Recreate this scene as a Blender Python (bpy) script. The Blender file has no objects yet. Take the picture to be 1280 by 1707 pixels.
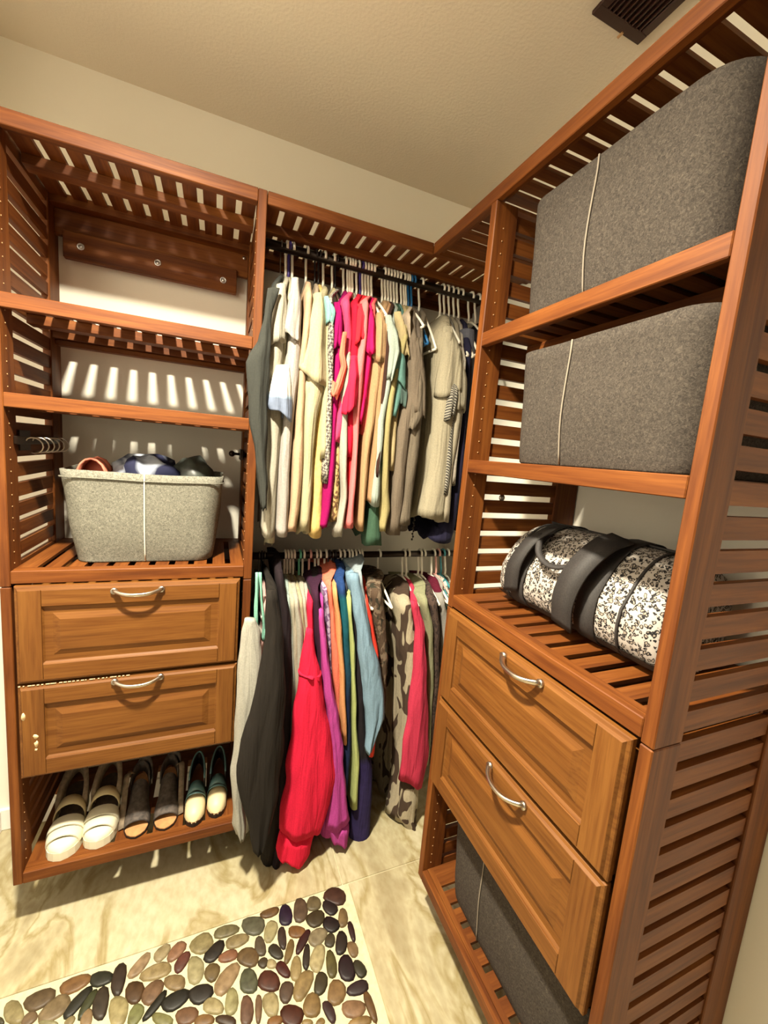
import bpy, math, random
from mathutils import Vector, Matrix, noise
random.seed(7)
C = bpy.context.scene.collection
scene = bpy.context.scene
PI = math.pi

# ------------------------------------------------------------------ camera
CP = Vector((-1.12467, -1.82620, 1.56619))
CR = Vector((0.92409546, -0.37275058, 0.08428864)).normalized()
CF = Vector((0.38123797, 0.91448589, -0.13554768)).normalized()
CU = CR.cross(CF).normalized()
FPX = 681.98
cam_d = bpy.data.cameras.new('camera')
cam = bpy.data.objects.new('camera', cam_d)
C.objects.link(cam)
cam.matrix_world = Matrix(((CR.x, CU.x, -CF.x, CP.x), (CR.y, CU.y, -CF.y, CP.y), (CR.z, CU.z, -CF.z, CP.z), (0, 0, 0, 1)))
cam_d.sensor_fit = 'VERTICAL'
cam_d.sensor_height = 36.0
cam_d.lens = 36.0 * FPX / 1707.0
cam_d.clip_start = 0.02
scene.camera = cam

# ------------------------------------------------------------------ world, light, exposure
world = bpy.data.worlds.new('world')
scene.world = world
world.use_nodes = True
world.node_tree.nodes['Background'].inputs[0].default_value = (1.0, 0.86, 0.68, 1)
world.node_tree.nodes['Background'].inputs[1].default_value = 0.10
scene.view_settings.view_transform = 'Standard'
scene.view_settings.look = 'None'
scene.view_settings.gamma = 1.0
scene.view_settings.use_curve_mapping = False
scene.view_settings.exposure = 0.82
scene.cycles.diffuse_bounces = 8
scene.cycles.max_bounces = 12


def lamp(name, loc, power, size, col, rot=(0, 0, 0), shape='DISK', size_y=None, spread=180):
    d = bpy.data.lights.new(name, 'AREA')
    d.energy = power
    d.shape = shape
    d.size = size
    if size_y:
        d.size_y = size_y
    d.color = col
    d.spread = math.radians(spread)
    o = bpy.data.objects.new(name, d)
    o.location = loc
    o.rotation_euler = rot
    C.objects.link(o)
    return o


lamp('ceiling_lamp', (-1.38, -1.25, 2.685), 66.0, 0.12, (1.0, 0.915, 0.73), spread=142)

# ------------------------------------------------------------------ photo measurements -> points in the room


def on(px, py, ax, val):
    d = CF + CR * ((px - 640.0) / FPX) - CU * ((py - 853.5) / FPX)
    t = (val - CP[ax]) / d[ax]
    return CP + d * t


# ------------------------------------------------------------------ materials
def srgb(c):
    return tuple((x / 255 / 12.92) if x / 255 <= 0.04045 else ((x / 255 + 0.055) / 1.055) ** 2.4 for x in c[:3]) + (1.0,)


def newmat(name, rough=0.6, metallic=0.0, spec=0.5):
    m = bpy.data.materials.new(name)
    m.use_nodes = True
    nt = m.node_tree
    b = nt.nodes['Principled BSDF']
    b.inputs['Roughness'].default_value = rough
    b.inputs['Metallic'].default_value = metallic
    b.inputs['Specular IOR Level'].default_value = spec
    return m, nt, b


def nd(nt, typ, **kw):
    n = nt.nodes.new(typ)
    for k, v in kw.items():
        setattr(n, k, v)
    return n


def ramp(nt, stops, interp='LINEAR'):
    r = nd(nt, 'ShaderNodeValToRGB')
    r.color_ramp.interpolation = interp
    el = r.color_ramp.elements
    while len(el) < len(stops):
        el.new(0.5)
    for e, (p, c) in zip(el, stops):
        e.position = p
        e.color = c if len(c) == 4 and max(c) <= 1.0 else srgb(c)
    return r


def coords(nt, scale=(1, 1, 1), rnd=True, rot=(0, 0, 0)):
    tc = nd(nt, 'ShaderNodeTexCoord')
    mp = nd(nt, 'ShaderNodeMapping')
    mp.inputs['Scale'].default_value = scale
    mp.inputs['Rotation'].default_value = rot
    nt.links.new(tc.outputs['Object'], mp.inputs['Vector'])
    if rnd:
        oi = nd(nt, 'ShaderNodeObjectInfo')
        mul = nd(nt, 'ShaderNodeMath', operation='MULTIPLY')
        mul.inputs[1].default_value = 40.0
        nt.links.new(oi.outputs['Random'], mul.inputs[0])
        nt.links.new(mul.outputs[0], mp.inputs['Location'])
    return mp


def bump(nt, b, src, strength, dist=0.01):
    bp = nd(nt, 'ShaderNodeBump')
    bp.inputs['Strength'].default_value = strength
    bp.inputs['Distance'].default_value = dist
    nt.links.new(src, bp.inputs['Height'])
    nt.links.new(bp.outputs[0], b.inputs['Normal'])


def wood(name, axis, dark, mid, light, rough=0.55):
    m, nt, b = newmat(name, rough, 0, 0.22)
    s = [26.0, 26.0, 26.0]
    s[axis] = 1.6
    mp = coords(nt, tuple(s))
    n1 = nd(nt, 'ShaderNodeTexNoise')
    n1.inputs['Scale'].default_value = 1.3
    n1.inputs['Detail'].default_value = 6.0
    n1.inputs['Roughness'].default_value = 0.6
    n1.inputs['Distortion'].default_value = 0.6
    nt.links.new(mp.outputs[0], n1.inputs['Vector'])
    r = ramp(nt, [(0.28, dark), (0.5, mid), (0.72, light)])
    nt.links.new(n1.outputs['Fac'], r.inputs[0])
    # fine pores
    s2 = [160.0, 160.0, 160.0]
    s2[axis] = 7.0
    mp2 = coords(nt, tuple(s2))
    n2 = nd(nt, 'ShaderNodeTexNoise')
    n2.inputs['Scale'].default_value = 1.0
    n2.inputs['Detail'].default_value = 3.0
    nt.links.new(mp2.outputs[0], n2.inputs['Vector'])
    mx = nd(nt, 'ShaderNodeMixRGB', blend_type='MULTIPLY')
    r2 = ramp(nt, [(0.35, (222, 210, 200)), (0.55, (255, 255, 255))])
    nt.links.new(n2.outputs['Fac'], r2.inputs[0])
    mx.inputs[0].default_value = 0.8
    nt.links.new(r.outputs[0], mx.inputs[1])
    nt.links.new(r2.outputs[0], mx.inputs[2])
    nt.links.new(mx.outputs[0], b.inputs['Base Color'])
    bump(nt, b, n2.outputs['Fac'], 0.05, 0.002)
    return m


FR = ((78, 38, 12), (103, 56, 19), (124, 73, 29))
W = [wood('stained_wood_' + 'xyz'[a], a, *FR) for a in range(3)]
DR = ((96, 58, 21), (108, 67, 26), (120, 78, 33))
DW = [wood('drawer_wood_' + 'xyz'[a], a, *DR, rough=0.5) for a in range(3)]


def plain(name, col, rough=0.6, metallic=0.0, spec=0.5, noise_s=None, amt=0.12, bmp=0.0):
    m, nt, b = newmat(name, rough, metallic, spec)
    if noise_s:
        mp = coords(nt, (1, 1, 1))
        n = nd(nt, 'ShaderNodeTexNoise')
        n.inputs['Scale'].default_value = noise_s
        n.inputs['Detail'].default_value = 4.0
        nt.links.new(mp.outputs[0], n.inputs['Vector'])
        c = [x for x in col]
        lo = tuple(max(0, x * (1 - amt)) for x in c)
        hi = tuple(min(255, x * (1 + amt)) for x in c)
        r = ramp(nt, [(0.3, lo), (0.7, hi)])
        nt.links.new(n.outputs['Fac'], r.inputs[0])
        nt.links.new(r.outputs[0], b.inputs['Base Color'])
        if bmp:
            bump(nt, b, n.outputs['Fac'], bmp, 0.004)
    else:
        b.inputs['Base Color'].default_value = srgb(col)
    return m


def wallpaint(name, col, s=70.0, st=0.12):
    m, nt, b = newmat(name, 0.75, 0, 0.3)
    mp = coords(nt, (1, 1, 1), rnd=False)
    n = nd(nt, 'ShaderNodeTexNoise')
    n.inputs['Scale'].default_value = s
    n.inputs['Detail'].default_value = 5.0
    nt.links.new(mp.outputs[0], n.inputs['Vector'])
    b.inputs['Base Color'].default_value = srgb(col)
    bump(nt, b, n.outputs['Fac'], st, 0.004)
    return m


M_WALL = wallpaint('cream_wall_paint', (232, 227, 212))
M_LWALL = wallpaint('white_wall_paint', (238, 234, 226))
M_CEIL = wallpaint('textured_ceiling_paint', (222, 211, 190), 110.0, 0.3)
M_NICKEL = plain('satin_nickel', (205, 195, 180), 0.3, 1.0)
M_BRONZE = plain('dark_bronze', (46, 34, 26), 0.35, 0.7)
M_SCREW = plain('steel_screw', (190, 185, 180), 0.35, 1.0)
M_BRASS = plain('peg_hole_sleeve', (190, 150, 105), 0.4, 0.3)
M_WORN = plain('bare_wood_chip', (225, 195, 150), 0.7)
M_VENT = plain('brown_vent', (58, 34, 26), 0.5, 0.2)

# ------------------------------------------------------------------ mesh helpers


class MB:
    def __init__(s):
        s.v, s.f, s.m, s.sm = [], [], [], []

    def add(s, vs, fs, mi=0, smooth=False):
        o = len(s.v)
        s.v += [tuple(x) for x in vs]
        for f in fs:
            s.f.append(tuple(i + o for i in f))
            s.m.append(mi)
            s.sm.append(smooth)

    def box(s, a, b, mi=0, bev=0.0):
        x0, x1 = sorted((a[0], b[0]))
        y0, y1 = sorted((a[1], b[1]))
        z0, z1 = sorted((a[2], b[2]))
        if not bev:
            vs = [(x, y, z) for z in (z0, z1) for y in (y0, y1) for x in (x0, x1)]
            s.add(vs, [(0, 2, 3, 1), (4, 5, 7, 6), (0, 1, 5, 4), (2, 6, 7, 3), (0, 4, 6, 2), (1, 3, 7, 5)], mi)
            return
        e = bev
        # chamfered box: 24 vertices
        vs, idx = [], {}
        for ix, X in enumerate((x0, x1)):
            for iy, Y in enumerate((y0, y1)):
                for iz, Z in enumerate((z0, z1)):
                    sx, sy, sz = (1 if ix == 0 else -1), (1 if iy == 0 else -1), (1 if iz == 0 else -1)
                    for k, p in enumerate(((X, Y + sy * e, Z + sz * e), (X + sx * e, Y, Z + sz * e), (X + sx * e, Y + sy * e, Z))):
                        idx[(ix, iy, iz, k)] = len(vs)
                        vs.append(p)
        g = lambda *k: idx[k]
        fs = []
        for i in (0, 1):
            a_ = [g(i, 0, 0, 0), g(i, 1, 0, 0), g(i, 1, 1, 0), g(i, 0, 1, 0)]
            fs.append(a_ if i else a_[::-1])
            a_ = [g(0, i, 0, 1), g(0, i, 1, 1), g(1, i, 1, 1), g(1, i, 0, 1)]
            fs.append(a_ if i else a_[::-1])
            a_ = [g(0, 0, i, 2), g(1, 0, i, 2), g(1, 1, i, 2), g(0, 1, i, 2)]
            fs.append(a_ if i else a_[::-1])
        for i in (0, 1):
            for j in (0, 1):
                fs.append([g(i, j, 0, 0), g(i, j, 1, 0), g(i, j, 1, 1), g(i, j, 0, 1)])
                fs.append([g(i, 0, j, 0), g(i, 1, j, 0), g(i, 1, j, 2), g(i, 0, j, 2)])
                fs.append([g(0, i, j, 1), g(1, i, j, 1), g(1, i, j, 2), g(0, i, j, 2)])
        for i in (0, 1):
            for j in (0, 1):
                for k in (0, 1):
                    fs.append([g(i, j, k, 0), g(i, j, k, 1), g(i, j, k, 2)])
        s.add(vs, fs, mi)

    def loft(s, rings, mi=0, closed=True, cap0=True, cap1=True, smooth=True, mis=None):
        n = len(rings[0])
        vs = [p for r in rings for p in r]
        for i in range(len(rings) - 1):
            fs = []
            for j in range(n if closed else n - 1):
                k = (j + 1) % n
                fs.append((i * n + j, i * n + k, (i + 1) * n + k, (i + 1) * n + j))
            if i == 0:
                base = len(s.v)
                s.v += [tuple(p) for p in vs]
            for f in fs:
                s.f.append(tuple(base + q for q in f))
                s.m.append(mis[i] if mis else mi)
                s.sm.append(smooth)
        if cap0:
            s.f.append(tuple(base + q for q in range(n))[::-1])
            s.m.append(mis[0] if mis else mi)
            s.sm.append(smooth)
        if cap1:
            s.f.append(tuple(base + (len(rings) - 1) * n + q for q in range(n)))
            s.m.append(mis[-1] if mis else mi)
            s.sm.append(smooth)

    def tube(s, path, r, n=8, mi=0, caps=True, flat=1.0, closed=False):
        P = [Vector(p) for p in path]
        m = len(P)
        rings = []
        up = None
        for i in range(m):
            if closed:
                t = P[(i + 1) % m] - P[i - 1]
            else:
                t = P[min(i + 1, m - 1)] - P[max(i - 1, 0)]
            t.normalize()
            if up is None:
                up = t.orthogonal().normalized()
            up = (up - t * up.dot(t))
            if up.length < 1e-6:
                up = t.orthogonal()
            up.normalize()
            sd = t.cross(up)
            rr = r[i] if isinstance(r, (list, tuple)) else r
            rings.append([P[i] + (up * math.cos(a) * flat + sd * math.sin(a)) * rr for a in [2 * PI * k / n for k in range(n)]])
        if closed:
            rings.append(rings[0])
            caps = False
        s.loft(rings, mi, True, caps, caps)

    def cyl(s, a, b, r, n=12, mi=0):
        s.tube([a, b], r, n, mi)

    def ball(s, c, r, mi=0, n=10, m=6):
        r = r if isinstance(r, (list, tuple)) else (r, r, r)
        rings = []
        for i in range(m + 1):
            th = PI * (i + 0.02) / (m + 0.04)
            rings.append([(c[0] + r[0] * math.sin(th) * math.cos(2 * PI * k / n), c[1] + r[1] * math.sin(th) * math.sin(2 * PI * k / n), c[2] + r[2] * math.cos(th)) for k in range(n)])
        s.loft(rings, mi)


def mkmesh(name, mb, mats):
    me = bpy.data.meshes.new(name)
    me.from_pydata(mb.v, [], mb.f)
    for m in (mats if isinstance(mats, (list, tuple)) else [mats]):
        me.materials.append(m)
    me.polygons.foreach_set('material_index', mb.m)
    me.polygons.foreach_set('use_smooth', mb.sm)
    me.update()
    import bmesh
    bm = bmesh.new()
    bm.from_mesh(me)
    bmesh.ops.recalc_face_normals(bm, faces=bm.faces)
    bm.to_mesh(me)
    bm.free()
    return me


WL = {}


def link(name, data, parent=None, at=(0, 0, 0)):
    """link a mesh whose origin stands at the world point `at`"""
    o = bpy.data.objects.new(name, data)
    C.objects.link(o)
    at = Vector(at)
    if parent is not None:
        o.parent = parent
        o.location = at - WL[parent.name]
    else:
        o.location = at
    WL[o.name] = at
    return o


def obj(name, mb, mats, parent=None, at=(0, 0, 0)):
    """mb is written in world coordinates; its origin is put at `at`"""
    a = Vector(at)
    if a.length > 0:
        mb.v = [tuple(Vector(p) - a) for p in mb.v]
    return link(name, mkmesh(name, mb, mats), parent, at)


def tag(o, label, cat, group=None, kind=None):
    o['label'] = label
    o['category'] = cat
    if group:
        o['group'] = group
    if kind:
        o['kind'] = kind
    return o


def thing(name, label, cat, loc, group=None):
    o = bpy.data.objects.new(name, None)
    o.empty_display_size = 0.05
    C.objects.link(o)
    o.location = loc
    WL[o.name] = Vector(loc)
    return tag(o, label, cat, group)


def struct(name, mb, mats, at=(0, 0, 0)):
    o = obj(name, mb, mats, None, at)
    o['kind'] = 'structure'
    return o


# ------------------------------------------------------------------ room shell
ZC = 2.745
XL, YF = -1.87, -2.45
b = MB(); b.box((XL - 0.1, 0, -0.1), (0.1, 0.1, ZC + 0.1)); struct('wall_back', b, M_WALL)
b = MB(); b.box((0, YF, -0.1), (0.1, 0, ZC + 0.1)); struct('wall_right', b, M_WALL)
b = MB(); b.box((XL - 0.1, -1.5, -0.1), (XL, 0, ZC + 0.1)); b.box((XL - 0.1, YF, 2.1), (XL, -1.5, ZC + 0.1)); b.box((XL - 0.1, YF, -0.1), (XL, -2.35, 2.1)); struct('wall_left', b, M_LWALL)  # unseen opening near the camera, added to cut bounce light on the right tower
b = MB()   # wall behind the camera with an open doorway
b.box((XL - 0.1, YF - 0.1, -0.1), (-1.75, YF, ZC + 0.1))
b.box((-0.15, YF - 0.1, -0.1), (0.1, YF, ZC + 0.1))
b.box((-1.75, YF - 0.1, 2.3), (-0.15, YF, ZC + 0.1))
struct('wall_front', b, M_WALL)
b = MB(); b.box((XL - 0.1, YF - 0.1, ZC), (0.1, 0.1, ZC + 0.1)); struct('ceiling', b, M_CEIL)
b = MB(); b.box((XL, -0.012, 0), (0, 0, 0.09), bev=0.003); struct('baseboard_back', b, M_LWALL)
b = MB(); b.box((XL, -1.5, 0), (XL + 0.012, -0.012, 0.09), bev=0.003); struct('baseboard_left', b, M_LWALL)
b = MB(); b.box((-0.012, YF, 0), (0, -0.012, 0.09), bev=0.003); struct('baseboard_right', b, M_LWALL)

# ------------------------------------------------------------------ floor: tiles, mortar bed, pebbles


def tilemat():
    m, nt, b = newmat('veined_stone_tile', 0.32)
    mp = coords(nt, (1.1, 0.6, 1), rnd=False, rot=(0, 0, 0.45))
    n1 = nd(nt, 'ShaderNodeTexNoise')
    n1.inputs['Scale'].default_value = 3.0
    n1.inputs['Detail'].default_value = 7.0
    n1.inputs['Distortion'].default_value = 2.2
    nt.links.new(mp.outputs[0], n1.inputs['Vector'])
    r = ramp(nt, [(0.3, (152, 141, 110)), (0.44, (176, 167, 135)), (0.5, (150, 137, 98)), (0.56, (180, 172, 142)), (0.75, (186, 178, 152))])
    nt.links.new(n1.outputs['Fac'], r.inputs[0])
    n2 = nd(nt, 'ShaderNodeTexNoise')
    n2.inputs['Scale'].default_value = 45.0
    n2.inputs['Detail'].default_value = 6.0
    nt.links.new(mp.outputs[0], n2.inputs['Vector'])
    r2 = ramp(nt, [(0.35, (236, 231, 224)), (0.65, (255, 255, 255))])
    nt.links.new(n2.outputs['Fac'], r2.inputs[0])
    mx = nd(nt, 'ShaderNodeMixRGB', blend_type='MULTIPLY')
    mx.inputs[0].default_value = 1.0
    nt.links.new(r.outputs[0], mx.inputs[1])
    nt.links.new(r2.outputs[0], mx.inputs[2])
    nt.links.new(mx.outputs[0], b.inputs['Base Color'])
    return m


M_TILE = tilemat()
M_GROUT = plain('pale_grout', (188, 178, 146), 0.85, noise_s=60, amt=0.06)


def pebmat():
    m, nt, b = newmat('river_pebble', 0.5, 0, 0.3)
    oi = nd(nt, 'ShaderNodeObjectInfo')
    mp = coords(nt, (1, 1, 1))
    n = nd(nt, 'ShaderNodeTexNoise')
    n.inputs['Scale'].default_value = 55.0
    n.inputs['Detail'].default_value = 4.0
    nt.links.new(mp.outputs[0], n.inputs['Vector'])
    r = ramp(nt, [(0.3, (195, 190, 180)), (0.7, (255, 255, 255))])
    nt.links.new(n.outputs['Fac'], r.inputs[0])
    mx = nd(nt, 'ShaderNodeMixRGB', blend_type='MULTIPLY')
    mx.inputs[0].default_value = 1.0
    nt.links.new(oi.outputs['Color'], mx.inputs[1])
    nt.links.new(r.outputs[0], mx.inputs[2])
    nt.links.new(mx.outputs[0], b.inputs['Base Color'])
    return m


M_PEB = pebmat()
b = MB(); b.box((XL - 0.1, YF - 1.2, -0.1), (0.1, 0.1, -0.004))
floor = struct('floor', b, M_GROUT)
GY, GX = -0.612, -0.656
for x0, x1, y0, y1 in ((XL, GX - 0.002, GY + 0.002, 0), (GX + 0.002, 0, GY + 0.002, 0), (-0.635, 0, -1.22, GY - 0.002), (-0.635, 0, -1.83, -1.224), (-0.635, 0, YF, -1.834), (XL, -0.64, YF, -1.8)):
    b = MB(); b.box((x0, y0, -0.02), (x1, y1, 0.0), bev=0.0015)
    obj('floor_tile', b, M_TILE, floor)
b = MB(); b.box((XL, -1.798, -0.02), (-0.638, GY - 0.001, -0.002))
obj('mortar_bed', b, M_GROUT, floor)
PA = [(90, 420, 72, 64, 80, 190, 175, 125), (255, 335, 105, 52, -30, 125, 100, 70), (485, 235, 110, 42, -25, 165, 115, 65), (655, 200, 75, 45, -20, 55, 55, 40), (768, 205, 105, 42, -75, 70, 50, 35), (355, 395, 118, 56, -38, 165, 140, 105), (500, 355, 130, 32, -50, 50, 48, 35), (565, 365, 110, 25, -58, 75, 80, 45), (652, 360, 105, 48, -80, 75, 60, 45), (190, 460, 60, 33, -40, 150, 120, 90), (560, 455, 60, 36, -80, 190, 155, 115), (450, 478, 42, 23, -50, 180, 160, 115), (765, 410, 95, 60, -80, 205, 190, 135), (5, 475, 25, 20, 60, 90, 85, 60), (310, 488, 58, 18, 0, 190, 185, 140)]
PB = [(180, 390, 140, 46, -50, 200, 165, 130), (390, 270, 98, 46, -45, 200, 180, 140), (525, 255, 115, 48, -50, 180, 125, 95), (575, 355, 110, 45, -55, 125, 65, 55), (335, 445, 145, 66, -20, 195, 170, 120), (135, 635, 105, 78, -75, 105, 70, 35), (300, 635, 128, 70, -55, 150, 110, 80), (510, 545, 98, 68, 0, 170, 140, 95), (325, 760, 165, 35, -52, 45, 42, 28), (515, 710, 138, 72, -35, 45, 42, 32), (750, 650, 112, 82, -30, 50, 42, 35), (700, 430, 120, 76, -85, 195, 185, 140), (760, 185, 115, 78, -35, 175, 160, 110), (875, 260, 118, 58, -50, 50, 40, 30), (985, 70, 118, 50, -15, 140, 130, 90), (1085, 160, 112, 53, -20, 170, 150, 105), (1005, 300, 88, 50, -20, 165, 105, 75), (855, 450, 85, 63, -60, 135, 110, 65), (990, 515, 165, 70, -58, 195, 160, 120), (865, 765, 92, 72, 10, 205, 190, 140), (1035, 725, 118, 60, -85, 190, 185, 130), (620, 855, 108, 73, -20, 145, 100, 70), (145, 845, 108, 58, -60, 150, 155, 95), (395, 890, 92, 58, 20, 165, 165, 105), (780, 898, 92, 52, -10, 160, 115, 65), (985, 898, 92, 48, 15, 90, 65, 45)]
PC = [(120, 390, 95, 82, 0, 110, 110, 90), (265, 275, 88, 35, -20, 130, 90, 45), (405, 298, 92, 55, -88, 42, 20, 62), (537, 255, 100, 62, -88, 110, 85, 65), (655, 195, 62, 60, 0, 125, 110, 75), (845, 130, 95, 72, 20, 90, 50, 35), (800, 230, 75, 50, 40, 45, 28, 25), (672, 328, 85, 63, -30, 80, 65, 35), (810, 380, 72, 65, 30, 40, 25, 22), (915, 322, 82, 40, 88, 150, 120, 75), (993, 440, 88, 25, 75, 60, 25, 22), (272, 440, 95, 53, -70, 200, 190, 140), (375, 500, 100, 35, 85, 75, 55, 45), (505, 445, 72, 52, 0, 160, 105, 50), (558, 530, 115, 35, -62, 75, 25, 22), (690, 490, 90, 63, -50, 165, 150, 120), (800, 522, 62, 42, -75, 85, 75, 50), (900, 545, 105, 48, -85, 50, 35, 25), (1003, 600, 70, 42, 75, 165, 130, 90), (180, 575, 88, 45, 80, 105, 90, 70), (437, 620, 105, 33, -75, 150, 120, 65), (318, 622, 76, 48, 50, 65, 58, 42), (590, 670, 112, 30, -85, 60, 48, 38), (690, 680, 122, 58, -75, 215, 200, 150), (812, 735, 118, 45, 85, 110, 100, 45), (948, 770, 118, 66, 78, 45, 22, 28), (1065, 775, 82, 46, 60, 65, 60, 35), (75, 670, 90, 83, 20, 130, 100, 60), (205, 720, 48, 38, -50, 85, 70, 45), (280, 730, 42, 40, 0, 210, 195, 150), (383, 780, 82, 45, 55, 95, 35, 25), (498, 775, 110, 46, -85, 190, 165, 110), (560, 920, 142, 66, -68, 180, 150, 95), (717, 905, 105, 53, -80, 75, 65, 35), (858, 985, 106, 78, -80, 165, 125, 75), (1048, 945, 95, 60, -20, 60, 40, 45), (78, 885, 110, 74, -88, 100, 105, 80), (258, 885, 94, 88, 10, 105, 50, 30), (412, 980, 93, 58, -75, 100, 75, 60), (275, 1090, 102, 70, 80, 205, 190, 140), (640, 1100, 103, 76, -88, 165, 130, 75), (795, 1155, 100, 43, 65, 75, 45, 45), (1010, 1130, 105, 73, 0, 175, 130, 95), (1160, 1110, 138, 35, 70, 130, 90, 45), (60, 1150, 128, 58, -88, 130, 90, 70), (165, 1130, 122, 30, -88, 140, 105, 75), (462, 1190, 103, 90, 20, 95, 40, 15), (310, 1243, 68, 46, -30, 165, 110, 55), (1070, 1243, 98, 43, -10, 185, 145, 85), (598, 1252, 48, 28, 0, 190, 160, 100), (715, 1248, 43, 28, -40, 170, 135, 75)]
pebbles = []
for lst, ox, oy, sc in ((PA, 0, 1580, 3.879), (PB, 200, 1540, 5.565), (PC, 400, 1470, 5.333)):
    for cx, cy, a, c_, ang, r_, g_, b_ in lst:
        pts = []
        ph = random.uniform(0, 6)
        for k in range(12):
            t = 2 * PI * k / 12
            w = 1 + 0.04 * math.sin(2 * t + ph) + 0.055 * math.sin(3 * t + ph * 2)
            u, v = 1.09 * a * w * math.copysign(abs(math.cos(t)) ** .88, math.cos(t)), 1.10 * c_ * w * math.copysign(abs(math.sin(t)) ** .88, math.sin(t))
            A = math.radians(ang)
            pts.append(on(ox + (cx + u * math.cos(A) - v * math.sin(A)) / sc, oy + (cy + u * math.sin(A) + v * math.cos(A)) / sc, 2, 0.0))
        pebbles.append((pts, (r_, g_, b_)))
# the same bed goes on towards the camera, below the picture
pal = [p[1] for p in pebbles]
cen = [sum(p[0], Vector()) / 12 for p in pebbles]
for iy in range(18):
    for ix in range(25):
        c = Vector((XL + 0.03 + ix * 0.0475 + 0.0237 * (iy % 2) + random.uniform(-.004, .004), -0.66 - iy * 0.043 + random.uniform(-.004, .004), 0))
        if c.x > -0.67 or c.y < -1.37 or min((c - q).length for q in cen) < 0.046:
            continue
        # keep to the part that lies outside the frame
        d = c - CP
        z = d.dot(CF)
        if z > 0.05 and -20 < 640 + FPX * d.dot(CR) / z < 1300 and 853.5 - FPX * d.dot(CU) / z < 1712:
            continue
        A = random.uniform(0, PI)
        a, c_ = random.uniform(.018, .027), random.uniform(.014, .02)
        pebbles.append(([c + Vector((a * math.cos(t) * math.cos(A) - c_ * math.sin(t) * math.sin(A), a * math.cos(t) * math.sin(A) + c_ * math.sin(t) * math.cos(A), 0)) for t in [2 * PI * k / 12 for k in range(12)]], random.choice(pal)))
for pts, col in pebbles:
    c = sum(pts, Vector()) / 12
    b = MB()
    r0 = [p + Vector((0, 0, -0.004)) for p in pts]
    r1 = [c + (p - c) * 0.98 + Vector((0, 0, 0.0012)) for p in pts]
    r2 = [c + (p - c) * 0.7 + Vector((0, 0, 0.0035)) for p in pts]
    b.loft([r0, r1, r2], cap0=False)
    o = obj('pebble', b, M_PEB, floor, c)
    o.color = srgb(tuple((x * 0.8 + sum(col) / 3 * 0.2) * 0.70 * k for x, k in zip(col, (1.0, 0.98, 0.90))))

# ------------------------------------------------------------------ closet joinery
T = 0.0235
FRONT = -0.447
ZT = 2.31
H = 0.037
SEAM = 1.122
PITCH = 0.0567


def panel(parent, axis, p0, p1, z0, z1, holes_at=None, flip=1):
    """slatted side panel. axis 'x': panel lies in the y-z plane, thickness p0..p1 along x (depth along y);
    axis 'y': the same turned, thickness along y (depth along x)."""
    def P(t, d, z):
        return (t, d, z) if axis == 'x' else (d, t, z)
    b = MB()
    b.box(P(p0, FRONT, z0), P(p1, FRONT + 0.074, z1), 0, 0.002)
    b.box(P(p0, -0.095, z0), P(p1, -0.004, z1), 0, 0.002)
    o = obj('side_panel', b, W[2], parent)
    s = MB()
    d0, d1 = FRONT + 0.073, -0.094
    pc = (p0 + p1) / 2
    th = 0.014
    s.box(P(-th / 2, -(d1 - d0) / 2, -0.0193), P(th / 2, (d1 - d0) / 2, 0.0193))
    me = mkmesh('panel_slat', s, W[1] if axis == 'x' else W[0])
    k0 = math.ceil((z0 - 1.535) / PITCH)
    z = 1.535 + k0 * PITCH + 0.0193 - 0.001
    while z + 0.0193 < z1:
        link('slat', me, o, P(pc, (d0 + d1) / 2, z))
        z += PITCH
    # rows of shelf-pin holes in the front stile, on the inner face
    if holes_at is not None:
        hb = MB()
        for dd in (0.03,):
            zz = z0 + 0.06
            while zz < z1 - 0.05:
                c = P(holes_at, FRONT + dd, zz)
                e = P(holes_at + flip * 0.0012, FRONT + dd, zz)
                hb.cyl(c, e, 0.0019, 8)
                zz += 0.032
        ho = obj('peg_holes', hb, M_BRASS, o)
        ho['kind'] = 'stuff'
    return o


def shelf(parent, axis, a0, a1, z, slots, name='shelf', brace=True, h=H, d_front=FRONT, slotw=0.018, ledge=-0.410):
    """slatted shelf; `a` runs along the front edge, slats run front to back. z = top."""
    def P(a, d, zz):
        return (a, d, zz) if axis == 'x' else (d, a, zz)
    wa, wd = (W[0], W[1]) if axis == 'x' else (W[1], W[0])
    b = MB()
    b.box(P(a0, d_front, z - h), P(a1, d_front + 0.019, z), 0, 0.0018)
    b.box(P(a0, d_front + 0.019, z - 0.022), P(a1, ledge, z - 0.0005))
    o = obj(name, b, wa, parent)
    b = MB()
    b.box(P(a0, -0.085, z - 0.03), P(a1, -0.022, z - 0.0005))
    obj('rear_rail', b, wa, o)
    if brace:
        b = MB()
        b.box(P(a0, -0.288, z - h), P(a1, -0.24, z - 0.0100), 0, 0.0015)
        obj('brace', b, wa, o)
    edges = [a0] + [x for s in slots for x in s] + [a1]
    cache = {}
    for i in range(0, len(edges), 2):
        w = abs(edges[i + 1] - edges[i])
        if w < 0.004:
            continue
        key = round(w, 3)
        if key not in cache:
            s = MB()
            s.box(P(-w / 2, -0.1645, -0.0045), P(w / 2, 0.1645, 0.0045))
            cache[key] = mkmesh('shelf_slat', s, wd)
        link('slat', cache[key], o, P((edges[i] + edges[i + 1]) / 2, -0.248, z - 0.0053))
    return o


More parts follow.
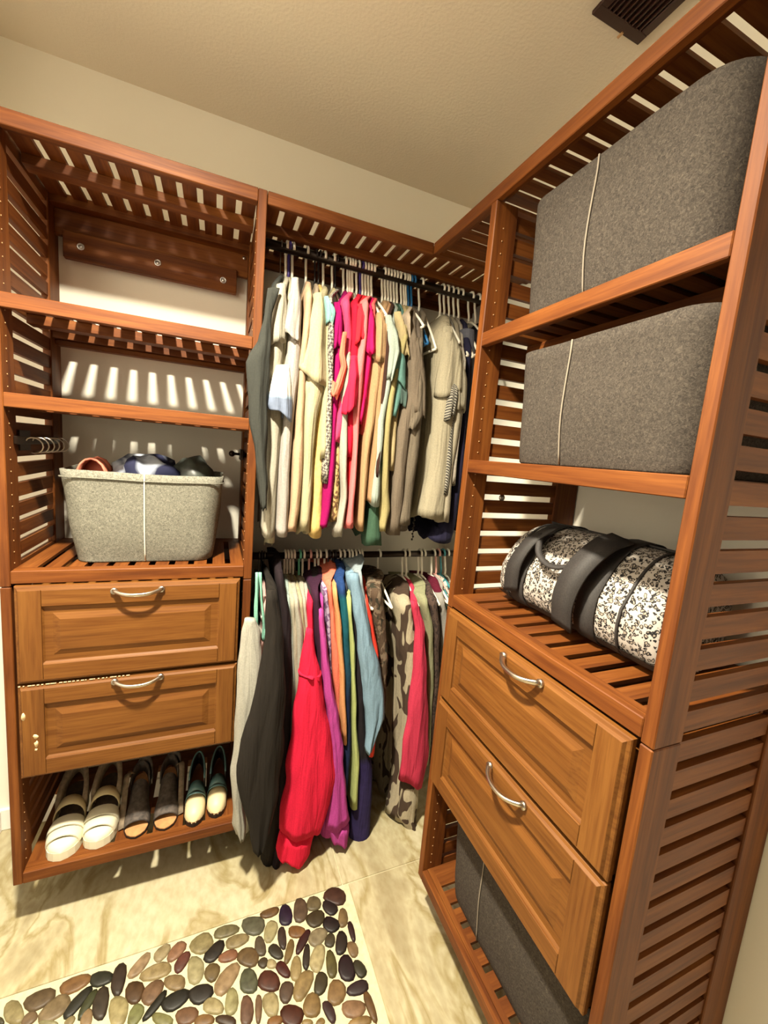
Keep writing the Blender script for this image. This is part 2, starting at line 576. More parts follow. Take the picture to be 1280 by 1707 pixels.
def drawer(parent, axis, a0, a1, z0, z1, z_handle, hc):
    def P(a, d, zz):
        return (a, d, zz) if axis == 'x' else (d, a, zz)
    mats = [DW[2], DW[0] if axis == 'x' else DW[1], M_WORN]
    F = FRONT - 0.0205
    B_ = FRONT + 0.0005
    b = MB()
    sw = 0.062
    lo, hi = min(a0, a1), max(a0, a1)
    # backing box behind the front
    b.box(P(lo + 0.004, B_ - 0.012, z0 + 0.004), P(hi - 0.004, -0.1, z1 - 0.03), 1)
    # stiles and rails with fine joint lines, then a coved lip all round
    e = 0.0105
    for q0, q1, mi in (((lo + e, z0 + e), (lo + sw, z1 - e), 0), ((hi - sw, z0 + e), (hi - e, z1 - e), 0), ((lo + sw + 0.0009, z0 + e), (hi - sw - 0.0009, z0 + sw * 0.93), 1), ((lo + sw + 0.0009, z1 - sw * 0.93), (hi - sw - 0.0009, z1 - e), 1)):
        b.box(P(q0[0], F, q0[1]), P(q1[0], B_, q1[1]), mi, 0.0009)
    b.loft([[P(x0, d, y0) for x0, y0 in ((lo + i, z0 + i), (hi - i, z0 + i), (hi - i, z1 - i), (lo + i, z1 - i))] for i, d in ((0.0, B_), (0.0, F + 0.011), (0.0015, F + 0.0085), (0.007, F + 0.006), (e, F + 0.0003), (e + 0.001, F + 0.001))], 1, cap0=False, cap1=False, smooth=False)
    # inner ogee and raised centre panel as nested rectangles

    def rect(i, d):
        x0, x1, y0, y1 = lo + i, hi - i, z0 + i * 0.95, z1 - i * 0.95
        return [P(x0, d, y0), P(x1, d, y0), P(x1, d, y1), P(x0, d, y1)]
    b.loft([rect(sw - 0.004, F + 0.002), rect(sw + 0.007, F + 0.011), rect(sw + 0.014, F + 0.0125), rect(sw + 0.042, F + 0.002), rect(sw + 0.045, F + 0.0018)], 1, cap0=False, smooth=False)
    o = obj('drawer', b, mats, parent)
    hb = MB()
    path = []
    L = 0.062
    for k in range(17):
        t = -1 + k / 8.0
        out = 0.03 * (1 - abs(t) ** 2.6) + 0.002
        drop = -0.006 * (1 - t * t)
        path.append(P(hc + L * t, F - out, z_handle + drop))
    hb.tube(path, [0.0085 if 1 < k < 15 else 0.0095 for k in range(17)], 10, flat=0.62)
    for s_ in (-1, 1):
        hb.cyl(P(hc + s_ * L, F + 0.001, z_handle), P(hc + s_ * L * 0.985, F - 0.006, z_handle), 0.0095, 12)
    obj('handle', hb, M_NICKEL, o)
    return o



# ---- left tower
LX0, LX1 = -1.6395, -1.0322
LO0, LO1 = LX0 - T, LX1 + T + 0.002
ZB = 0.1775
lt = thing('closet_tower', 'stained wood closet tower with slatted shelves, two drawers and shoes at its foot', 'closet tower', (-1.336, -0.22, ZB))
for z0, z1 in ((ZB, SEAM - 0.001), (SEAM + 0.001, ZT)):
    panel(lt, 'x', LO0, LX0, z0, z1, LX0, 1)
    panel(lt, 'x', LX1, LO1, z0, z1, LX1, -1)


def tslots(first, n=10, w=0.018, p=0.0557):
    return [(first + i * p, first + i * p + w) for i in range(n)]


SL = [(LX0, LX0 + 0.007)] + tslots(-1.592) + [(LX1 - 0.007, LX1)]


def edge(sl):
    return sl


for z, br, nm in ((ZT, True, 'top_shelf'), (1.8927, True, 'shelf'), (1.6466, True, 'shelf'), (1.1681, False, 'shelf'), (0.2143, True, 'shelf')):
    o = shelf(lt, 'x', LX0 + 0.0005, LX1 - 0.0005, z, tslots(-1.592), nm, br, ledge=-0.39 if z == ZT else -0.410)
# back rails against the wall
for z0, z1, y0, y1, x0, x1 in ((2.200, 2.2795, -0.045, -0.022, LX0, LX1), (1.845, 1.862, -0.06, -0.022, LX0, LX1)):
    b = MB(); b.box((x0, y0, z0), (x1, y1, z1), 0, 0.002)
    r_ = obj('back_rail', b, W[0], lt)
b = MB(); b.box((-1.614, -0.055, 2.130), (-1.072, -0.030, 2.214), 0, 0.002)
r_ = obj('wall_cleat', b, W[0], lt)
for x, z in ((-1.564, 2.171), (-1.337, 2.176), (-1.120, 2.167)):
    b = MB()
    b.tube([(x + 0.0095 * math.cos(t), -0.0565, z + 0.0095 * math.sin(t)) for t in [2 * PI * k / 14 for k in range(14)]], 0.0022, 6, closed=True)
    b.cyl((x, -0.05, z), (x, -0.057, z), 0.0075, 12)
    obj('bolt', b, M_SCREW, r_)
for x, z in ((-1.048, 2.266), (-1.06, 1.853)):
    b = MB(); b.ball((x, -0.047, z), (0.007, 0.004, 0.007)); obj('bolt', b, M_SCREW, lt)
d1 = drawer(lt, 'x', -1.629, -1.043, 0.840, 1.128, 1.108, -1.331)
d2 = drawer(lt, 'x', -1.629, -1.043, 0.543, 0.834, 0.822, -1.331)
# chipped finish on the lower drawer
ch = MB()
for px, py, w, h in ((39, 1196, 5, 12), (59, 1228, 7, 7), (61, 1240, 5, 12), (60, 1250, 4, 5)):
    c = on(px, py, 1, FRONT - 0.0208)
    n = 9
    ring = [(c.x + w * 0.0011 * math.cos(2 * PI * k / n) * random.uniform(.6, 1.2), FRONT - 0.0206, c.z + h * 0.0010 * math.sin(2 * PI * k / n) * random.uniform(.6, 1.2)) for k in range(n)]
    ring2 = [(p[0], p[1] - 0.0006, p[2]) for p in ring]
    ch.loft([ring, ring2])
for k in range(26):
    x = -1.626 + k * 0.0105
    ch.box((x, FRONT - 0.0155, 0.8330), (x + random.uniform(.003, .010), FRONT - 0.012, 0.8346))
obj('chipped_finish', ch, M_WORN, d2)

# ---- right tower
RY0, RY1 = -0.8026, -1.4133
RO0, RO1 = RY0 + T + 0.002, RY1 - T
RB = 0.158
rt = thing('closet_tower', 'stained wood closet tower holding grey felt baskets and a leopard duffel, on the right wall', 'closet tower', (-0.22, -1.108, RB))
for z0, z1 in ((RB, SEAM - 0.001), (SEAM + 0.001, ZT - H)):
    panel(rt, 'y', RO0, RY0, z0, z1, RY0, -1)
    panel(rt, 'y', RY1, RO1, z0, z1, RY1, 1)
for z, br, nm in ((1.9298, True, 'shelf'), (1.5762, True, 'shelf'), (1.1657, False, 'shelf'), (0.1951, True, 'shelf')):
    shelf(rt, 'y', RY1 + 0.0005, RY0 - 0.0005, z, tslots(-1.385), nm, br)
drawer(rt, 'y', -1.409, -0.811, 0.845, 1.125, 1.112, -1.144)
drawer(rt, 'y', -1.409, -0.811, 0.552, 0.838, 0.820, -1.147)
b = MB(); b.box((-0.020, RY1, 1.985), (-0.003, RY0, 2.06), 0, 0.002); obj('back_rail', b, W[1], rt)
b = MB(); b.ball((-0.30, -0.790, 1.468), (0.011, 0.006, 0.011)); obj('rod_cap', b, M_SCREW, rt)

# ---- long top shelves over the hanging space and the right tower
ts = thing('top_shelf', 'slatted wooden shelf above the hanging clothes on the back wall', 'shelf', (-0.5, -0.22, ZT - H))
sl = [(-0.962 + i * 0.0557, -0.962 + i * 0.0557 + 0.018) for i in range(16)]
b = MB()
b.box((LO1 + 0.002, FRONT, ZT - H), (-0.447, FRONT + 0.019, ZT), 0, 0.0018)
b.box((LO1 + 0.002, FRONT + 0.019, ZT - 0.022), (-0.003, -0.402, ZT - 0.0005))
shelf_frame = obj('shelf_frame', b, W[0], ts)
b = MB(); b.box((LO1 + 0.002, -0.285, ZT - H), (-0.003, -0.262, ZT - 0.0100)); obj('brace', b, W[0], shelf_frame)
b = MB(); b.box((LO1 + 0.002, -0.06, ZT - 0.03), (-0.003, -0.03, ZT - 0.0005)); obj('rear_rail', b, W[0], shelf_frame)
b = MB(); b.box((LO1 + 0.002, -0.028, ZT - 0.05), (-0.003, -0.006, ZT - 0.0005)); obj('wall_rail', b, W[0], ts)
ed = [LO1 + 0.002] + [x for s in sl for x in s] + [-0.003]
for i in range(0, len(ed), 2):
    w = ed[i + 1] - ed[i]
    s = MB(); s.box((-w / 2, -0.17, -0.0045), (w / 2, 0.17, 0.0045))
    link('slat', mkmesh('shelf_slat', s, W[1]), shelf_frame, ((ed[i] + ed[i + 1]) / 2, -0.23, ZT - 0.0053))
ts2 = thing('top_shelf', 'slatted wooden shelf running along the right wall over the baskets into the corner', 'shelf', (-0.22, -0.95, ZT - H))
ys = [-0.525, -0.581, -0.636, -0.692, -0.748, -0.806] + [-0.861 - 0.0552 * i for i in range(10)]
b = MB()
b.box((FRONT, RO1 - 0.03, ZT - H), (FRONT + 0.019, FRONT + 0.0, ZT), 0, 0.0018)
b.box((FRONT + 0.019, RO1 - 0.03, ZT - 0.022), (-0.406, FRONT + 0.0, ZT - 0.0005))
sf2 = obj('shelf_frame', b, W[1], ts2)
b = MB(); b.box((-0.06, RO1 - 0.03, ZT - 0.03), (-0.03, FRONT, ZT - 0.0005)); obj('rear_rail', b, W[1], sf2)
ed = [FRONT - 0.0005] + [v for y in ys for v in (y, y - 0.018)] + [RO1 - 0.03]
for i in range(0, len(ed), 2):
    w = abs(ed[i + 1] - ed[i])
    s = MB(); s.box((-0.178, -w / 2, -0.0045), (0.178, w / 2, 0.0045))
    link('slat', mkmesh('shelf_slat', s, W[0]), sf2, (-0.23, (ed[i] + ed[i + 1]) / 2, ZT - 0.0053))

# ---- rods
RODU, RODL = 2.252, 1.150
b = MB(); b.cyl((LO1 + 0.003, -0.25, RODU), (-0.004, -0.25, RODU), 0.0155, 16)
tag(obj('clothes_rod', b, M_BRONZE), 'upper dark bronze closet rod just under the slatted shelf', 'rod')
b = MB(); b.cyl((LO1 + 0.003, -0.25, RODL), (-0.004, -0.25, RODL), 0.0135, 16)
tag(obj('clothes_rod', b, M_BRONZE), 'lower dark bronze closet rod halfway down the back wall', 'rod')

# ---- ceiling vent
vt = thing('air_vent', 'dark brown louvered air vent in the ceiling', 'vent', (-0.175, -1.01, ZC - 0.012))
vx0, vx1, vy0, vy1 = -0.262, -0.088, -1.16, -0.858
b = MB()
zt = ZC - 0.0005
b.box((vx0, vy0, zt - 0.010), (vx1, vy0 + 0.028, zt), 0, 0.002)
b.box((vx0, vy1 - 0.028, zt - 0.010), (vx1, vy1, zt), 0, 0.002)
b.box((vx0, vy0 + 0.028, zt - 0.010), (vx0 + 0.024, vy1 - 0.028, zt), 0, 0.002)
b.box((vx1 - 0.024, vy0 + 0.028, zt - 0.010), (vx1, vy1 - 0.028, zt), 0, 0.002)
b.box((vx0 + 0.02, vy0 + 0.02, zt - 0.002), (vx1 - 0.02, vy1 - 0.02, zt))
vf = obj('frame', b, M_VENT, vt)
s = MB(); s.box((-0.0015, -0.123, -0.004), (0.0015, 0.123, 0.004))
lm = mkmesh('louver', s, M_VENT)
for i in range(9):
    link('louver', lm, vt, (vx0 + 0.031 + i * 0.014, (vy0 + vy1) / 2, zt - 0.006))
b = MB(); b.box((-0.158, -0.866, zt - 0.013), (-0.152, -0.850, zt - 0.0095)); obj('lever', b, M_BRASS, vt)


# ------------------------------------------------------------------ felt baskets


def felt(name, lo, mid, hi):
    m, nt, b = newmat(name, 0.95, 0, 0.1)
    mp = coords(nt, (1, 1, 1), rnd=True)
    n = nd(nt, 'ShaderNodeTexNoise')
    n.inputs['Scale'].default_value = 190.0
    n.inputs['Detail'].default_value = 8.0
    n.inputs['Roughness'].default_value = 0.72
    n.inputs['Distortion'].default_value = 1.2
    nt.links.new(mp.outputs[0], n.inputs['Vector'])
    r = ramp(nt, [(0.32, lo), (0.5, mid), (0.70, hi)])
    nt.links.new(n.outputs['Fac'], r.inputs[0])
    nt.links.new(r.outputs[0], b.inputs['Base Color'])
    bump(nt, b, n.outputs['Fac'], 0.4, 0.004)
    return m


M_FELT = felt('grey_felt', (78, 76, 68), (112, 110, 99), (148, 145, 131))
M_FELTD = felt('charcoal_felt', (44, 40, 37), (66, 60, 54), (92, 84, 75))
M_STITCHD = plain('grey_stitching', (128, 118, 104), 0.8)
M_STITCH = plain('pale_stitching', (215, 208, 190), 0.8)


def rrect(cx, cy, wx, wy, r, z, n=6, bulge=0.0):
    pts = []
    for qx, qy, a0 in ((1, 1, 0), (-1, 1, 90), (-1, -1, 180), (1, -1, 270)):
        for k in range(n + 1):
            a = math.radians(a0 + 90.0 * k / n)
            pts.append((cx + qx * (wx / 2 - r) + r * math.cos(a), cy + qy * (wy / 2 - r) + r * math.sin(a), z))
    # subdivide the straights with a slight bulge
    out = []
    m = len(pts)
    for i in range(m):
        out.append(pts[i])
        if i % (n + 1) == n:
            p, q = Vector(pts[i]), Vector(pts[(i + 1) % m])
            nrm = Vector((p.x + q.x - 2 * cx, p.y + q.y - 2 * cy, 0)).normalized()
            for t in (0.25, 0.5, 0.75):
                v = p.lerp(q, t) + nrm * bulge * math.sin(PI * t)
                out.append(tuple(v))
    return out


def basket(label, c, wx, wy, z0, h, mat, flare=0.04, r=0.05, seam=None, seam_side='y', bulge=0.008, group=None, rimband=None):
    """open felt bin; c = centre in plan; flare = how much wider the rim is than the base"""
    t = thing('felt_basket', label, 'basket', (c[0], c[1], z0), group)
    b = MB()
    rings = []
    S = 10

    def off(x, y, z):
        return 0.004 * noise.noise((x * 9, y * 9, z * 9 + c[0] * 7))
    for k in range(S + 1):
        u = k / S
        e = flare * (u ** 0.9) - flare
        rr = rrect(c[0], c[1], wx + e, wy + e, r, z0 + h * u, bulge=bulge * math.sin(PI * min(1, u * 1.15)))
        if k == 0:
            rings.append([(c[0] + (p[0] - c[0]) * 0.985, c[1] + (p[1] - c[1]) * 0.985, p[2]) for p in rr])
            rr = [(p[0], p[1], z0 + 0.004) for p in rr]
        rings.append([(p[0] + off(*p), p[1] + off(p[1], p[0], p[2]), p[2] + (0.006 * noise.noise((p[0] * 5, p[1] * 5, 3)) if k == S else 0)) for p in rr])
    top = rings[-1]
    for dz, s_ in ((0.0, 0.985), (-0.02, 0.975), (-h * 0.8, 0.97 * (1 - 0.8 * flare / min(wx, wy)))):
        rings.append([(c[0] + (p[0] - c[0]) * s_, c[1] + (p[1] - c[1]) * s_, p[2] + dz) for p in top])
    b.loft(rings, cap0=True, cap1=True)
    obj('body', b, mat, t)
    if mat is M_FELT:
        b = MB()
        n = len(top)
        b.tube([(c[0] + (p[0] - c[0]) * 1.004, c[1] + (p[1] - c[1]) * 1.004, p[2] - 0.022) for p in top], 0.0022, 6, closed=True)
        obj('rim_fold', b, mat, t)
    if seam is not None:
        b = MB()
        path = []
        for k in range(0, S + 1):
            ring = rings[k + 1] if k < S else rings[S + 1]
            best = None
            for i in range(len(ring)):
                p, q = Vector(ring[i]), Vector(ring[(i + 1) % len(ring)])
                ax = 0 if seam_side == 'y' else 1
                if (p[ax] - seam) * (q[ax] - seam) <= 0 and abs(p[ax] - q[ax]) > 1e-6:
                    v = p.lerp(q, (seam - p[ax]) / (q[ax] - p[ax]))
                    oth = 1 - ax
                    if best is None or v[oth] < best[oth]:
                        best = v
            o_ = Vector((0, -0.0025, 0)) if seam_side == 'y' else Vector((-0.0025, 0, 0))
            wob = 0.0
            path.append(best + o_ + (Vector((wob, 0, 0)) if seam_side == 'y' else Vector((0, wob, 0))))
        b.tube(path, 0.0021, 6)
        obj('stitched_seam', b, M_STITCH if mat is M_FELT else M_STITCHD, t)
    return t


Z4 = 1.1681 + 0.0005
basket('light grey felt basket full of folded things on the left tower shelf', (-1.325, -0.262), 0.448, 0.285, Z4, 0.283, M_FELT, 0.06, 0.055, -1.326, 'y', 0.006)
basket('tall charcoal felt basket on the topmost shelf at the right wall', (-0.230, -1.135), 0.38, 0.485, 1.9305, 0.278, M_FELTD, 0.02, 0.07, -1.115, 'x', 0.012)
basket('charcoal felt basket between the leopard duffel and the topmost basket', (-0.230, -1.165), 0.38, 0.468, 1.5769, 0.272, M_FELTD, 0.02, 0.06, -1.112, 'x', 0.01)
basket('charcoal felt basket on the bottom shelf under the right drawers', (-0.222, -1.128), 0.36, 0.53, 0.1958, 0.285, M_FELTD, 0.03, 0.05, -1.035, 'x', 0.006)

# contents of the left basket


def cloth_lump(name, label, cat, c, r, mat, seed, amp=0.25):
    b = MB()
    n, m = 20, 12
    rings = []
    for i in range(m + 1):
        th = PI * (i + 0.05) / (m + 0.1)
        ring = []
        for k in range(n):
            a = 2 * PI * k / n
            d = Vector((math.sin(th) * math.cos(a), math.sin(th) * math.sin(a), math.cos(th)))
            w = 1 + amp * noise.noise((d.x * 2.2 + seed, d.y * 2.2, d.z * 2.2)) + amp * 0.5 * math.sin(5 * a + 4 * d.z + seed)*math.sin(th)
            ring.append((c[0] + d.x * r[0] * w, c[1] + d.y * r[1] * w, c[2] + d.z * r[2] * w))
        rings.append(ring)
    b.loft(rings)
    o = obj(name, b, mat)
    return tag(o, label, cat)


M_SALMON = plain('salmon_fabric', (196, 112, 90), 0.7, noise_s=30, amt=0.1)
M_GREYGREEN = plain('dark_grey_green_nylon', (48, 52, 47), 0.45, noise_s=25, amt=0.3, bmp=0.3)


def streak(name, cols, scale, thr, rot=(0, 0, 0), distort=1.5):
    m, nt, b = newmat(name, 0.85, 0, 0.2)
    mp = coords(nt, (1, 1, 1), False, rot)
    n = nd(nt, 'ShaderNodeTexNoise')
    n.inputs['Scale'].default_value = scale
    n.inputs['Detail'].default_value = 2.0
    n.inputs['Distortion'].default_value = distort
    nt.links.new(mp.outputs[0], n.inputs['Vector'])
    r = ramp(nt, [(thr[i], c) for i, c in enumerate(cols)], 'CONSTANT' if len(cols) > 2 else 'LINEAR')
    nt.links.new(n.outputs['Fac'], r.inputs[0])
    nt.links.new(r.outputs[0], b.inputs['Base Color'])
    return m


M_NAVYWHITE = streak('navy_and_white_print', [(28, 30, 52), (150, 156, 168)], 13, (0.50, 0.66), distort=0.6)
c = MB()
# a rolled visor-like salmon piece: curved shell
rings = []
for k in range(9):
    a = PI * k / 8
    rings.append([(-1.474 + 0.040 * math.cos(a) * s_, -0.305 + dy, 1.425 + 0.062 * math.sin(a) * s_) for dy, s_ in ((-0.045, 1.0), (0.05, 0.95), (0.05, 0.86), (-0.045, 0.9))])
c.loft(rings, smooth=True)
c.ball((-1.471, -0.28, 1.425), (0.044, 0.03, 0.064))
tag(obj('sun_visor', c, M_SALMON), 'salmon pink curved visor sticking up at the left end of the light grey basket', 'visor')
cloth_lump('folded_scarf', 'navy and white printed cloth heaped in the middle of the light grey basket', 'scarf', (-1.336, -0.285, 1.430), (0.100, 0.085, 0.074), M_NAVYWHITE, 3.0)
cloth_lump('packed_jacket', 'crumpled dark grey green bundle at the right end of the light grey basket', 'jacket', (-1.197, -0.268, 1.425), (0.068, 0.075, 0.084), M_GREYGREEN, 8.0, 0.16)

# ------------------------------------------------------------------ belt racks on the left tower panels
rk = thing('belt_rack', 'metal belt rack with curled hooks on the far left tower panel', 'rack', (LX0 + 0.01, -0.24, 1.52))
b = MB(); b.box((LX0 + 0.001, -0.40, 1.512), (LX0 + 0.010, -0.07, 1.535), 0, 0.002)
b.box((LX0 + 0.002, -0.372, 1.495), (LX0 + 0.006, -0.30, 1.552), 0, 0.001)
obj('track', b, M_BRONZE, rk)
for i in range(6):
    y = -0.345 + i * 0.045
    b = MB()
    b.tube([(LX0 + 0.010 + 0.020 * (1 - math.cos(a)) * 0.9, y + 0.004 * a, 1.523 + 0.016 * math.sin(a) - 0.004 * a) for a in [k * 0.55 for k in range(11)]], 0.0024, 6)
    obj('hook', b, M_NICKEL, rk)
vr = thing('valet_rod', 'dark knobbed valet rod on the inside of the right panel of the left tower', 'rod', (LX1 - 0.02, -0.16, 1.52))
b = MB(); b.box((LX1 - 0.012, -0.20, 1.505), (LX1 - 0.0005, -0.10, 1.545), 0, 0.002); obj('bracket', b, M_BRONZE, vr)
b = MB(); b.cyl((LX1 - 0.010, -0.15, 1.526), (LX1 - 0.036, -0.16, 1.526), 0.005, 10); b.ball((LX1 - 0.040, -0.162, 1.526), 0.0115); obj('knob', b, M_BRONZE, vr)

# ------------------------------------------------------------------ leopard duffel


def leopard():
    m, nt, b = newmat('leopard_print_canvas', 0.75, 0, 0.3)
    mp = coords(nt, (1, 1, 1), False)
    nz = nd(nt, 'ShaderNodeTexNoise')
    nz.inputs['Scale'].default_value = 60.0
    nt.links.new(mp.outputs[0], nz.inputs['Vector'])
    mixv = nd(nt, 'ShaderNodeMixRGB')
    mixv.inputs[0].default_value = 0.018
    nt.links.new(mp.outputs[0], mixv.inputs[1])
    nt.links.new(nz.outputs['Color'], mixv.inputs[2])
    v = nd(nt, 'ShaderNodeTexVoronoi', feature='F1')
    v.inputs['Scale'].default_value = 118.0
    nt.links.new(mixv.outputs[0], v.inputs['Vector'])
    n2 = nd(nt, 'ShaderNodeTexNoise')
    n2.inputs['Scale'].default_value = 170.0
    nt.links.new(mp.outputs[0], n2.inputs['Vector'])
    ad = nd(nt, 'ShaderNodeMath', operation='MULTIPLY_ADD')
    ad.inputs[1].default_value = 0.55
    nt.links.new(n2.outputs['Fac'], ad.inputs[0])
    nt.links.new(v.outputs['Distance'], ad.inputs[2])
    r = ramp(nt, [(0.0, (150, 138, 124)), (0.53, (150, 138, 124)), (0.57, (20, 17, 19)), (0.75, (20, 17, 19)), (0.80, (168, 160, 151)), (1.0, (172, 164, 155))])
    nt.links.new(ad.outputs[0], r.inputs[0])
    nt.links.new(r.outputs[0], b.inputs['Base Color'])
    return m


M_LEO = leopard()
M_STRAP = plain('black_webbing', (42, 38, 36), 0.7, noise_s=300, amt=0.2, bmp=0.1)
ZB3 = 1.1662
bag = thing('duffel_bag', 'leopard print duffel bag with black straps on the shelf over the right drawers', 'bag', (-0.22, -1.05, ZB3))
BY0, BY1 = -0.835, -1.335     # far end, near end
BX = -0.205                   # middle of the base
BW, BH = 0.26, 0.235


def bag_sec(y, sc=1.0, n=28, grow=0.0):
    """D-shaped cross section in x-z, leaning back to the wall"""
    u = (y - BY0) / (BY1 - BY0)
    hh = BH * (0.98 + 0.05 * math.sin(PI * u)) * sc
    pts = []
    for k in range(n):
        a = 2 * PI * k / n - PI / 2
        cx, cz = math.cos(a), math.sin(a)
        p = 2.0 / 2.9
        x = math.copysign(abs(cx) ** p, cx) * (BW / 2 * sc + grow)
        zc = math.copysign(abs(cz) ** p, cz)
        z = hh / 2 + (hh / 2 + grow) * zc
        if zc > 0:
            x *= 1 - 0.30 * zc
        z = max(z, -grow * 0.3)
        wr = 0.004 * noise.noise((x * 14, y * 14, z * 14))
        pts.append((BX + x + 0.035 * (z / BH) + wr, y, ZB3 + z + 0.001))
    return pts


b = MB()
rings = []
for u, sc in ((0, 0.55), (0.004, 0.8), (0.02, 0.93), (0.06, 0.985)):
    rings.append(bag_sec(BY0 + (BY1 - BY0) * u, sc))
for k in range(1, 14):
    rings.append(bag_sec(BY0 + (BY1 - BY0) * (0.06 + 0.88 * k / 14.0)))
for u, sc in ((0.94, 0.985), (0.98, 0.93), (0.996, 0.8), (1, 0.55)):
    rings.append(bag_sec(BY0 + (BY1 - BY0) * u, sc))
b.loft(rings)
obj('body', b, M_LEO, bag)
# black base boot
b = MB()
rr = []
for k in range(15):
    y = BY0 + (BY1 - BY0) * (0.01 + 0.98 * k / 14)
    sec = bag_sec(y, 0.97 if k in (0, 14) else 1.0, 56, 0.003)
    low = [p for p in sec[42:] + sec[:15]]
    low = [p for p in (sec[-8:] + sec[:8])]
    rr.append(low)
b.loft(rr, closed=False, cap0=False, cap1=False)
obj('base', b, M_STRAP, bag)
for y in (BY0 - 0.055, BY1 + 0.085):   # piping rings at both ends
    b = MB(); b.tube([(q[0], q[1], max(q[2], ZB3 + 0.004)) for q in bag_sec(y, 1.0, 40, 0.002)], 0.0035, 6, closed=True); obj('piping', b, M_STRAP, bag)
# zip along the top
b = MB()
b.tube([(BX + 0.03, y, ZB3 + BH * 1.005 + 0.006) for y in [BY0 - 0.05 + (BY1 - BY0 + 0.10) * k / 16 for k in range(17)]], 0.006, 6, flat=0.4)
obj('zip', b, M_STRAP, bag)


def band(y0, wid, lift=0.006):
    """webbing wrapped round the body: front face from the base up and over the top"""
    rings = []
    sec0 = bag_sec(y0 + wid / 2, 1.0, 48, 0.003)
    sec1 = bag_sec(y0 - wid / 2, 1.0, 48, 0.003)
    sec0b = bag_sec(y0 + wid / 2, 1.0, 48, lift)
    sec1b = bag_sec(y0 - wid / 2, 1.0, 48, lift)
    for k in list(range(47, 23, -1)) + list(range(23, 8, -1)):
        rings.append([sec0[k], sec1[k], sec1b[k], sec0b[k]])
    m = MB()
    m.loft(rings, smooth=True)
    return m


for y in (-0.935, -1.165):
    obj('strap', band(y, 0.052), M_STRAP, bag)


def ribbon(path, wvec, th=0.003):
    m = MB()
    rings = []
    P = [Vector(p) for p in path]
    for i, p in enumerate(P):
        t = (P[min(i + 1, len(P) - 1)] - P[max(i - 1, 0)]).normalized()
        w = Vector(wvec[i] if isinstance(wvec, list) else wvec)
        nn = t.cross(w).normalized() * th
        rings.append([p + w / 2 + nn, p - w / 2 + nn, p - w / 2 - nn, p + w / 2 - nn])
    m.loft(rings)
    return m


def spline(pts, n=24):
    P = [Vector(p) for p in pts]
    P = [P[0] * 2 - P[1]] + P + [P[-1] * 2 - P[-2]]
    out = []
    segs = len(P) - 3
    for i in range(n + 1):
        t = segs * i / n
        k = min(int(t), segs - 1)
        t -= k
        a, b_, c_, d = P[k:k + 4]
        out.append(0.5 * ((2 * b_) + (c_ - a) * t + (2 * a - 5 * b_ + 4 * c_ - d) * t * t + (3 * b_ - a - 3 * c_ + d) * t ** 3))
    return out


# front carry handle: rises off the far band, folds forward and lies over the near band
zf = ZB3
obj('carry_handle', ribbon(spline([(-0.338, -0.925, zf + 0.05), (-0.345, -0.935, zf + 0.13), (-0.318, -0.955, zf + 0.20), (-0.275, -0.98, zf + 0.243)], 16), (0.004, -0.05, 0.012), 0.0025), M_STRAP, bag)
obj('carry_handle', ribbon(spline([(-0.345, -1.125, zf + 0.03), (-0.358, -1.13, zf + 0.10), (-0.345, -1.145, zf + 0.175), (-0.295, -1.16, zf + 0.235), (-0.23, -1.16, zf + 0.254)], 18), (0.004, -0.058, -0.012), 0.0025), M_STRAP, bag)
m = MB()
m.tube(spline([(-0.298, -0.97, zf + 0.225), (-0.325, -1.0, zf + 0.180), (-0.335, -1.05, zf + 0.160), (-0.330, -1.10, zf + 0.170), (-0.318, -1.145, zf + 0.2)], 18), 0.009, 8, flat=0.6)
obj('carry_handle', m, M_STRAP, bag)

# ------------------------------------------------------------------ shoes on the bottom shelf of the left tower
ZS = 0.2150
M_SOLEW = plain('off_white_rubber', (214, 208, 182), 0.6)
M_FOOTBED = plain('dark_brown_footbed', (62, 48, 36), 0.8, noise_s=60, amt=0.2)
M_TAUPE = plain('taupe_suede', (128, 112, 92), 0.9, noise_s=80, amt=0.12)
M_CREAML = plain('cream_leather', (206, 190, 148), 0.5)
M_GREYL = plain('grey_quilted_leather', (74, 66, 60), 0.6, noise_s=70, amt=0.3, bmp=0.3)
M_TAN = plain('tan_leather', (178, 128, 82), 0.6, noise_s=50, amt=0.1)
M_TEAL = plain('teal_patent_leather', (96, 132, 134), 0.25)
M_BLACKL = plain('black_leather', (30, 26, 24), 0.35)
M_COGNAC = plain('cognac_insole', (112, 66, 34), 0.55)


def foot(u, w):
    """half widths of a shoe outline: u from heel (0) to toe (1)"""
    prof = [(0, 0.02), (0.03, 0.45), (0.1, 0.68), (0.3, 0.70), (0.5, 0.78), (0.7, 1.0), (0.85, 0.95), (0.94, 0.7), (0.99, 0.3), (1.0, 0.02)]
    for (a, p), (b_, q) in zip(prof, prof[1:]):
        if u <= b_:
            t = (u - a) / (b_ - a)
            return w * (p + (q - p) * t)
    return 0.0


